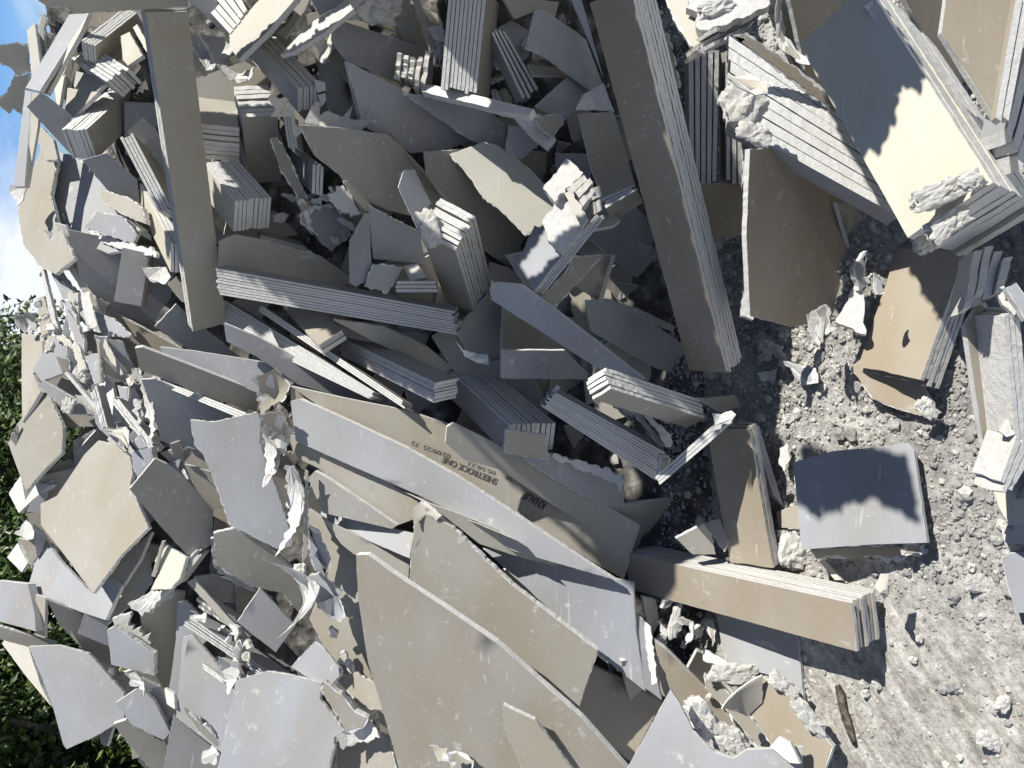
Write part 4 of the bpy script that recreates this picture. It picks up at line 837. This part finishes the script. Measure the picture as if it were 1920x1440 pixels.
# ------------------------------------------------------------------ crumbs: gypsum gravel on the ground and in the gaps (nobody could count it)
def crumbs(name, items, mats, label):
    Vs, Fs, mi = [], [], []
    for (p, s, m, big) in items:
        iv, if_ = I2 if big else I1
        o = len(Vs); sd = rnd.random()*60; sc = (rnd.uniform(.7, 1.3), rnd.uniform(.7, 1.3), rnd.uniform(.5, .9)); an = rnd.random()*6.28; ca, sa = math.cos(an), math.sin(an)
        for v in iv:
            q = s*(1+.55*nz3(v, 1.7, sd)) if big else s*rnd.uniform(.65, 1.25)
            X, Y, Z = v.x*sc[0]*q, v.y*sc[1]*q, v.z*sc[2]*q
            Vs.append((p[0]+X*ca-Y*sa, p[1]+X*sa+Y*ca, p[2]+Z))
        Fs += [[a+o for a in f] for f in if_]; mi += [m]*len(if_)
    o = link(name, Vs, Fs, mats, mi); tag(o, label, 'gravel', kind='stuff'); return o
G1 = gypsum('gravel_white', (.60, .59, .54), .7, 90); G2 = gypsum('gravel_grey', (.38, .375, .36), .8, 90); G3 = gypsum('gravel_dust', (.46, .45, .42), .8, 90)
it = []
for i in range(52000):
    x = rnd.uniform(-1.1, 1.3); y = rnd.uniform(.6, 1.72)
    edge = -.48+.25*noise.noise(Vector((x*3, y*3, 0)))-.5*max(0, y-1.2)
    dens = 1/(1+math.exp(-max(-5, min(5, x-edge))*12))
    if rnd.random() > (dens*.95+.05)*(.45+.9*max(0, noise.noise(Vector((x*5, y*5, 3)))+.4)): continue
    s = min(.015, .0018+.0017*rnd.expovariate(1)); big = s > .0065
    if rnd.random() < .003: s = rnd.uniform(.012, .024); big = True
    z = gnoise(x, y) if y < 1.6 else max(gnoise(x, y), heap(x, y))
    it.append(((x, y, z+s*.35), s, rnd.choice([0, 0, 0, 2, 2, 1] if y > 1.12+.2*noise.noise(Vector((x*4, y*4, 5))) else [1, 1, 1, 2, 0]), big))
crumbs('gravel', it, [G1, G2, G3], 'pale crumbled gypsum gravel spread along the toe of the heap')
it = []
for i in range(1500):
    x = rnd.uniform(-1.5, 1.5); y = rnd.uniform(1.6, 3.3); s = .003+.004*rnd.expovariate(1)
    it.append(((x, y, heap(x, y)+s*.3), min(s, .03), rnd.choice([1, 1, 2]), s > .012))
crumbs('rubble', it, [G1, G2, G3], 'loose gypsum crumbs lying in the dark gaps of the heap')
# stones one can tell apart
for j, (x, y, a, b, l) in enumerate([(1480,785,13,10,'rounded pale stone on the gravel left of the square board'),(1712,1237,8,6,'small pale stone in the shadow of the long low stack'),(1620,1283,9,6,'left of two white stones below the stack shadow'),(1643,1284,11,7,'right of two white stones below the stack shadow'),(1622,1300,7,8,'white stone just under the left of the pair'),(1723,1198,7,6,'white stone beside the shadow tip'),(1880,1320,18,12,'pale lump at the lower right edge')]):
    Ck(x, y, a, b, 20*j, -.012, l, sz=.7)
# stick on the ground
def stick(px, rad, label, mat, name='stick'):
    P_ = [toW(ray(x, y)*(D(x, y)-o)) for x, y, o in px]; V, Fc = [], []; m = 8
    for i, p in enumerate(P_):
        d_ = (P_[min(i+1, len(P_)-1)]-P_[max(i-1, 0)]).normalized(); u = d_.orthogonal().normalized(); v = d_.cross(u)
        for k in range(m):
            t = 2*math.pi*k/m; r_ = rad[i]*(1+.3*noise.noise(Vector((i*1.7, k*.9, 1)))); V.append(p+(u*math.cos(t)+v*math.sin(t))*r_)
    for i in range(len(P_)-1):
        for k in range(m): Fc.append([i*m+k, i*m+(k+1) % m, (i+1)*m+(k+1) % m, (i+1)*m+k])
    Fc += [list(range(m)), list(range((len(P_)-1)*m, len(P_)*m))]
    return tag(link(name, V, Fc, [mat], None, None, True), label, 'stick')
BARK, nb_, bb_ = base_mat('bark', .9, .2); cob, _r = coords(nb_, (60, 60, 60)); nbk = N(nb_, 'ShaderNodeTexNoise'); nb_.links.new(cob, nbk.inputs[0]); nbk.inputs['Scale'].default_value = 1.2
nb_.links.new(ramp(nb_, nbk.outputs[0], [(.35, (.05, .045, .04)), (.65, (.17, .15, .12))]), bb_.inputs['Base Color'])
stick([(1570,1285,.008),(1577,1300,.01),(1580,1325,.012),(1588,1350,.012),(1596,1375,.01),(1603,1397,.006)], [.007,.010,.009,.0095,.008,.005], 'dark weathered stick lying on the soil, lower right', BARK)
# ------------------------------------------------------------------ bushes and trees behind the heap
def leafmat():
    m, nt, b = base_mat('leaves', .45, .5)
    g = N(nt, 'ShaderNodeNewGeometry')
    c = ramp(nt, g.outputs['Random Per Island'], [(0, (.025, .045, .012)), (.5, (.06, .10, .022)), (.85, (.10, .15, .035)), (1, (.17, .21, .06))])
    nt.links.new(c, b.inputs['Base Color']); return m
LEAF = leafmat()
def tree(x, y, h, rad, zc, n, leaf, name, label, seed):
    rr = random.Random(seed); base = Vector((x, y, 0)); root = empty(name, base, label, 'tree' if name == 'tree' else 'bush', 'greenery behind the heap')
    V, Fc = [], []
    def limb(a, b, r0, r1):
        d_ = (b-a); u = d_.orthogonal().normalized(); v = d_.normalized().cross(u); o = len(V); seg = 5
        for i in range(seg+1):
            t = i/seg; p = a.lerp(b, t)+Vector((noise.noise(a*2+Vector((t*2, 0, seed))), noise.noise(a*2+Vector((0, t*2, seed))), 0))*.12*t
            for k in range(7):
                w_ = 6.283*k/7; V.append(p+(u*math.cos(w_)+v*math.sin(w_))*(r0+(r1-r0)*t))
        for i in range(seg):
            for k in range(7): Fc.append([o+i*7+k, o+i*7+(k+1) % 7, o+(i+1)*7+(k+1) % 7, o+(i+1)*7+k])
    top = base+Vector((0, 0, zc)); limb(base, top, .05*rad+.05, .03*rad+.02)
    cl = []
    for i in range(int(26+rad*12)):
        d_ = Vector((rr.gauss(0, 1), rr.gauss(0, 1), rr.gauss(0, 1))).normalized()
        q = rad*rr.uniform(.35, 1.0); c = top+Vector((d_.x*q, d_.y*q, d_.z*q*(h-zc)/rad*.95)); c.z = max(c.z, .15)
        cl.append((c, rad*rr.uniform(.13, .30)))
        if i % 2 == 0: limb(base+Vector((0, 0, zc*rr.uniform(.2, .9))), c, .03, .008)
    link('trunk', V, Fc, [BARK], None, root, True)
    V2, F2 = [], []
    for i in range(n):
        c, q = rr.choice(cl); d_ = Vector((rr.gauss(0, 1), rr.gauss(0, 1), rr.gauss(0, 1))).normalized(); p = c+d_*q*rr.uniform(.5, 1.05)**.6
        a = Vector((rr.gauss(0, 1), rr.gauss(0, 1), rr.gauss(-.2, .8))).normalized(); b = a.cross(d_+Vector((.01, 0, .3))).normalized(); l = leaf*rr.uniform(.6, 1.3); o = len(V2)
        nrm = a.cross(b)*l*.12
        V2 += [p, p+a*l*.5+b*l*.27+nrm, p+a*l, p+a*l*.5-b*l*.27+nrm]; F2.append([o, o+1, o+2, o+3])
    link('crown', V2, F2, [LEAF], None, root)
def at(px, py, dist):
    r_ = toW(ray(px, py)*1.0)-EYE; return EYE+r_*(dist/math.hypot(r_.x, r_.y))
spec = [(120,1480,4.6,.95,'tree','dense dark tree nearest the bottom left corner'),(60,1300,5.2,1.0,'tree','bushy tree behind the cream pointed sheet, lower left'),(30,1090,6.0,1.1,'tree','dark tree glimpsed at the left edge beside the white square chip'),(60,910,7.0,1.2,'tree','leafy tree at the left edge beside the cracked white piece'),(30,880,8.0,1.25,'tree','topmost leafy tree at the left edge, its crown against the clouds'),(260,1500,4.3,.9,'bush','low bush under the dark brown board at the bottom left edge'),(200,1400,4.9,.8,'bush','sunlit bush directly below the large grey sheet')]
for j, (px, py, dd, rad, nm, lb) in enumerate(spec):
    p = at(px, py, dd); hc = max(.5, p.z)
    tree(p.x, p.y, hc+rad, rad, hc, 24000 if nm == 'tree' else 20000, .048 if dd < 6 else .065, nm, lb, 40+j)
# ------------------------------------------------------------------ unseen sheets added right of the frame, shaped to cast the heap's shade
def wsheet(P_, label, th=.0127, mat='b'):
    P_ = [Vector(p) for p in P_]; n = (P_[1]-P_[0]).cross(P_[2]-P_[0]).normalized()
    root = empty('drywall_sheet', sum(P_, Vector())/len(P_), label, 'drywall sheet', 'added shade casters beyond the right side of the view')
    O = outline(P_, .02, .006, rnd.randint(0, 99)); fm = flatmesh(O, n, .12, lambda p: 0, 0, 3); V, F_ = fm; k = len(O); nb = len(V)
    VV = V+[v-n*th for v in V]; FF = [list(f) for f in F_]+[[i+nb for i in reversed(f)] for f in F_]+[[i, i+nb, (i+1) % k+nb, (i+1) % k] for i in range(k)]
    link('gypsum_core', VV, FF, [EDGE, PAP['g'], PAP[mat]], [2]*len(F_)+[1]*len(F_)+[0]*k, root)
def occl(s, t, label, dd=.05):
    """sheet that throws the shadow seen at pixels s, standing t metres towards the sun"""
    P_ = []
    for x, y in pts(s):
        P_.append(toW(ray(x, y)*(D(x, y)+dd))+SUN*t)
    wsheet(P_, label)
CP = .50                                              # plane of the added sheets, just outside the right side of the view
def sunplane(x, y, off):
    p = ray(x, y)*(D(x, y)+off); s = np.array(SUNC)
    t = (CP+.5195*(-p[2])-p[1])/(s[1]+.5195*s[2]); q = p+s*t
    return q[0], -q[2]
def spoly(s, off): return [sunplane(x, y, off) for x, y in pts(s)]
SHADE = [
 spoly('838,770 900,850 1000,940 1165,1085 1230,1060 1240,980 1000,840 870,770', -.12),
 spoly('700,20 560,200 480,320 530,420 400,470 400,560 500,640 620,600 700,660 845,790 1010,930 1165,1080 1285,1090 1285,1020 1360,980 1450,960 1455,820 1400,700 1420,600 1420,250 1400,-250 760,-250', -.04),
 spoly('1480,800 1560,835 1690,850 1716,975 1640,940 1550,995 1480,950', -.08),
]
HOLES = [  # openings cut in the added sheets to let sun patches through
 spoly('515,112 583,38 655,-5 675,20 548,108', -.22),
 spoly('360,300 440,300 515,370 515,445 430,440', -.24),
 spoly('365,180 450,180 452,300 370,305', -.19),
 spoly('835,290 905,255 960,275 1010,310 1062,392 1040,430 985,460 945,420 905,385 865,335', -.055),
 spoly('893,405 916,420 945,640 920,690 856,470', -.28),
 spoly('968,500 1018,353 1063,290 1110,318 1130,390 1200,345 1196,365 1150,425 1110,430 1060,490 1003,546', -.25),
 spoly('625,605 710,632 700,640 650,630', -.03),
 spoly('675,140 693,140 690,185', -.06),
 spoly('782,195 800,200 788,255 776,255', -.06),
 spoly('936,868 950,870 1035,940 1022,945 960,900', -.12),
 spoly('1360,872 1412,900 1448,985 1400,930', -.10),
 spoly('1150,330 1190,345 1190,352 1140,360', -.16),
 spoly('757,498 785,494 800,520 775,522', -.1),
 spoly('590,95 640,100 640,125 610,125', -.05),
 spoly('742,85 815,100 808,170 742,150', -.10),
]
SHADE2 = [
 spoly('405,500 848,580 860,632 410,556', -.16),
 spoly('915,535 975,530 1208,712 1120,695', -.30),
]
def wpoly(ps):
    r_ = []
    for q in ps:
        c = np.array(M3.transposed() @ (q-EYE)); s = np.array(SUNC)
        t = (CP+.5195*(-c[2])-c[1])/(s[1]+.5195*s[2]); c = c+s*t; r_.append((c[0], -c[2]))
    return r_
def box(key):
    return [v for k_, v in BOX.items() if key in k_][0]
for key in ('giant brown stack', 'bluish ribbed stack', 'broad blue-shaded', 'end-on stack'):
    a, b_, c, d_, bc, bd = box(key); SHADE2.append(wpoly([a, b_, bc, c]))
    if key in ('bluish ribbed stack', 'broad blue-shaded'): SHADE2.append(wpoly([a, b_, bd, d_]))
a, b_, c, d_, bc, bd = box('huge nine-layer')
SHADE2.append(wpoly([a+(b_-a)*l+(c-a)*w_ for l, w_ in ((.48,-.03),(.50,.08),(.44,.15),(.49,.22),(.60,.27),(.50,.31),(.54,.38),(.45,.42),(.47,.48),(.40,.55),(.42,.62),(.35,.70),(.38,.78),(.34,.86),(.38,.93),(.36,1.03),(1.2,1.03),(1.2,-.03))]))
for key in ('giant brown stack', 'end-on stack'):
    a, b_, c, d_, bc, bd = box(key); HOLES.append(wpoly([a, b_, bd, d_]))
def inside(p, P_):
    c = False; n = len(P_)
    for i in range(n):
        (x1, y1), (x2, y2) = P_[i], P_[i-1]
        if (y1 > p[1]) != (y2 > p[1]) and p[0] < (x2-x1)*(p[1]-y1)/(y2-y1)+x1: c = not c
    return c
ax_ = [p[0] for q in SHADE+SHADE2 for p in q]; bx_ = [p[1] for q in SHADE+SHADE2 for p in q]
g_ = .009; a0, a1, b0, b1 = min(ax_)-.1, max(ax_)+.1, min(bx_)-.1, max(bx_)+.1
na, nb2 = int((a1-a0)/g_), int((b1-b0)/g_); mask = {}
for i in range(na):
    for j in range(nb2):
        p = (a0+(i+.5)*g_, b0+(j+.5)*g_)
        p = (p[0]+.010*noise.noise(Vector((p[0]*30, p[1]*30, 4))), p[1]+.010*noise.noise(Vector((p[0]*30, p[1]*30, 7))))
        if p[1] > -1.2 and any(inside(p, q) for q in SHADE) and (not any(inside(p, q) for q in HOLES)) or any(inside(p, q) for q in SHADE2): mask[i, j] = 1
print('shade plane', a0, a1, b0, b1, len(mask))
def vtx(i, j, k):
    a = a0+i*g_+.007*noise.noise(Vector((i*.6, j*.6, 1))); b = b0+j*g_+.007*noise.noise(Vector((i*.6, j*.6, 9)))
    return toW(np.array([a, .5195*b+CP+k*.013, -b]))
for lo in range(0, nb2, 100):
    cells = [c for c in mask if lo <= c[1] < lo+100 ]
    if not cells: continue
    cs = set(cells); idx = {}; V = []; Fq = []; mi = []
    def vi(i, j, k):
        if (i, j, k) not in idx: idx[i, j, k] = len(V); V.append(vtx(i, j, k))
        return idx[i, j, k]
    for i, j in cells:
        Fq.append([vi(i, j, 0), vi(i+1, j, 0), vi(i+1, j+1, 0), vi(i, j+1, 0)]); mi.append(0)
        Fq.append([vi(i, j+1, 1), vi(i+1, j+1, 1), vi(i+1, j, 1), vi(i, j, 1)]); mi.append(1)
        for (di, dj, e) in ((-1, 0, ((0, 0), (0, 1))), (1, 0, ((1, 1), (1, 0))), (0, -1, ((1, 0), (0, 0))), (0, 1, ((0, 1), (1, 1)))):
            if (i+di, j+dj) not in cs:
                (p1, q1), (p2, q2) = e; Fq.append([vi(i+p1, j+q1, 0), vi(i+p2, j+q2, 0), vi(i+p2, j+q2, 1), vi(i+p1, j+q1, 1)]); mi.append(2)
    c0 = sum((Vector(v) for v in V), Vector())/len(V)
    root = empty('drywall_sheet', c0, 'tall broken sheet standing beyond the right side of the view', 'drywall sheet', 'added shade casters beyond the right side of the view')  # unseen shade caster, outlined by the shadow mask
    link('shade_caster', V, Fq, [PAP['b'], PAP['g'], EDGE], mi, root)
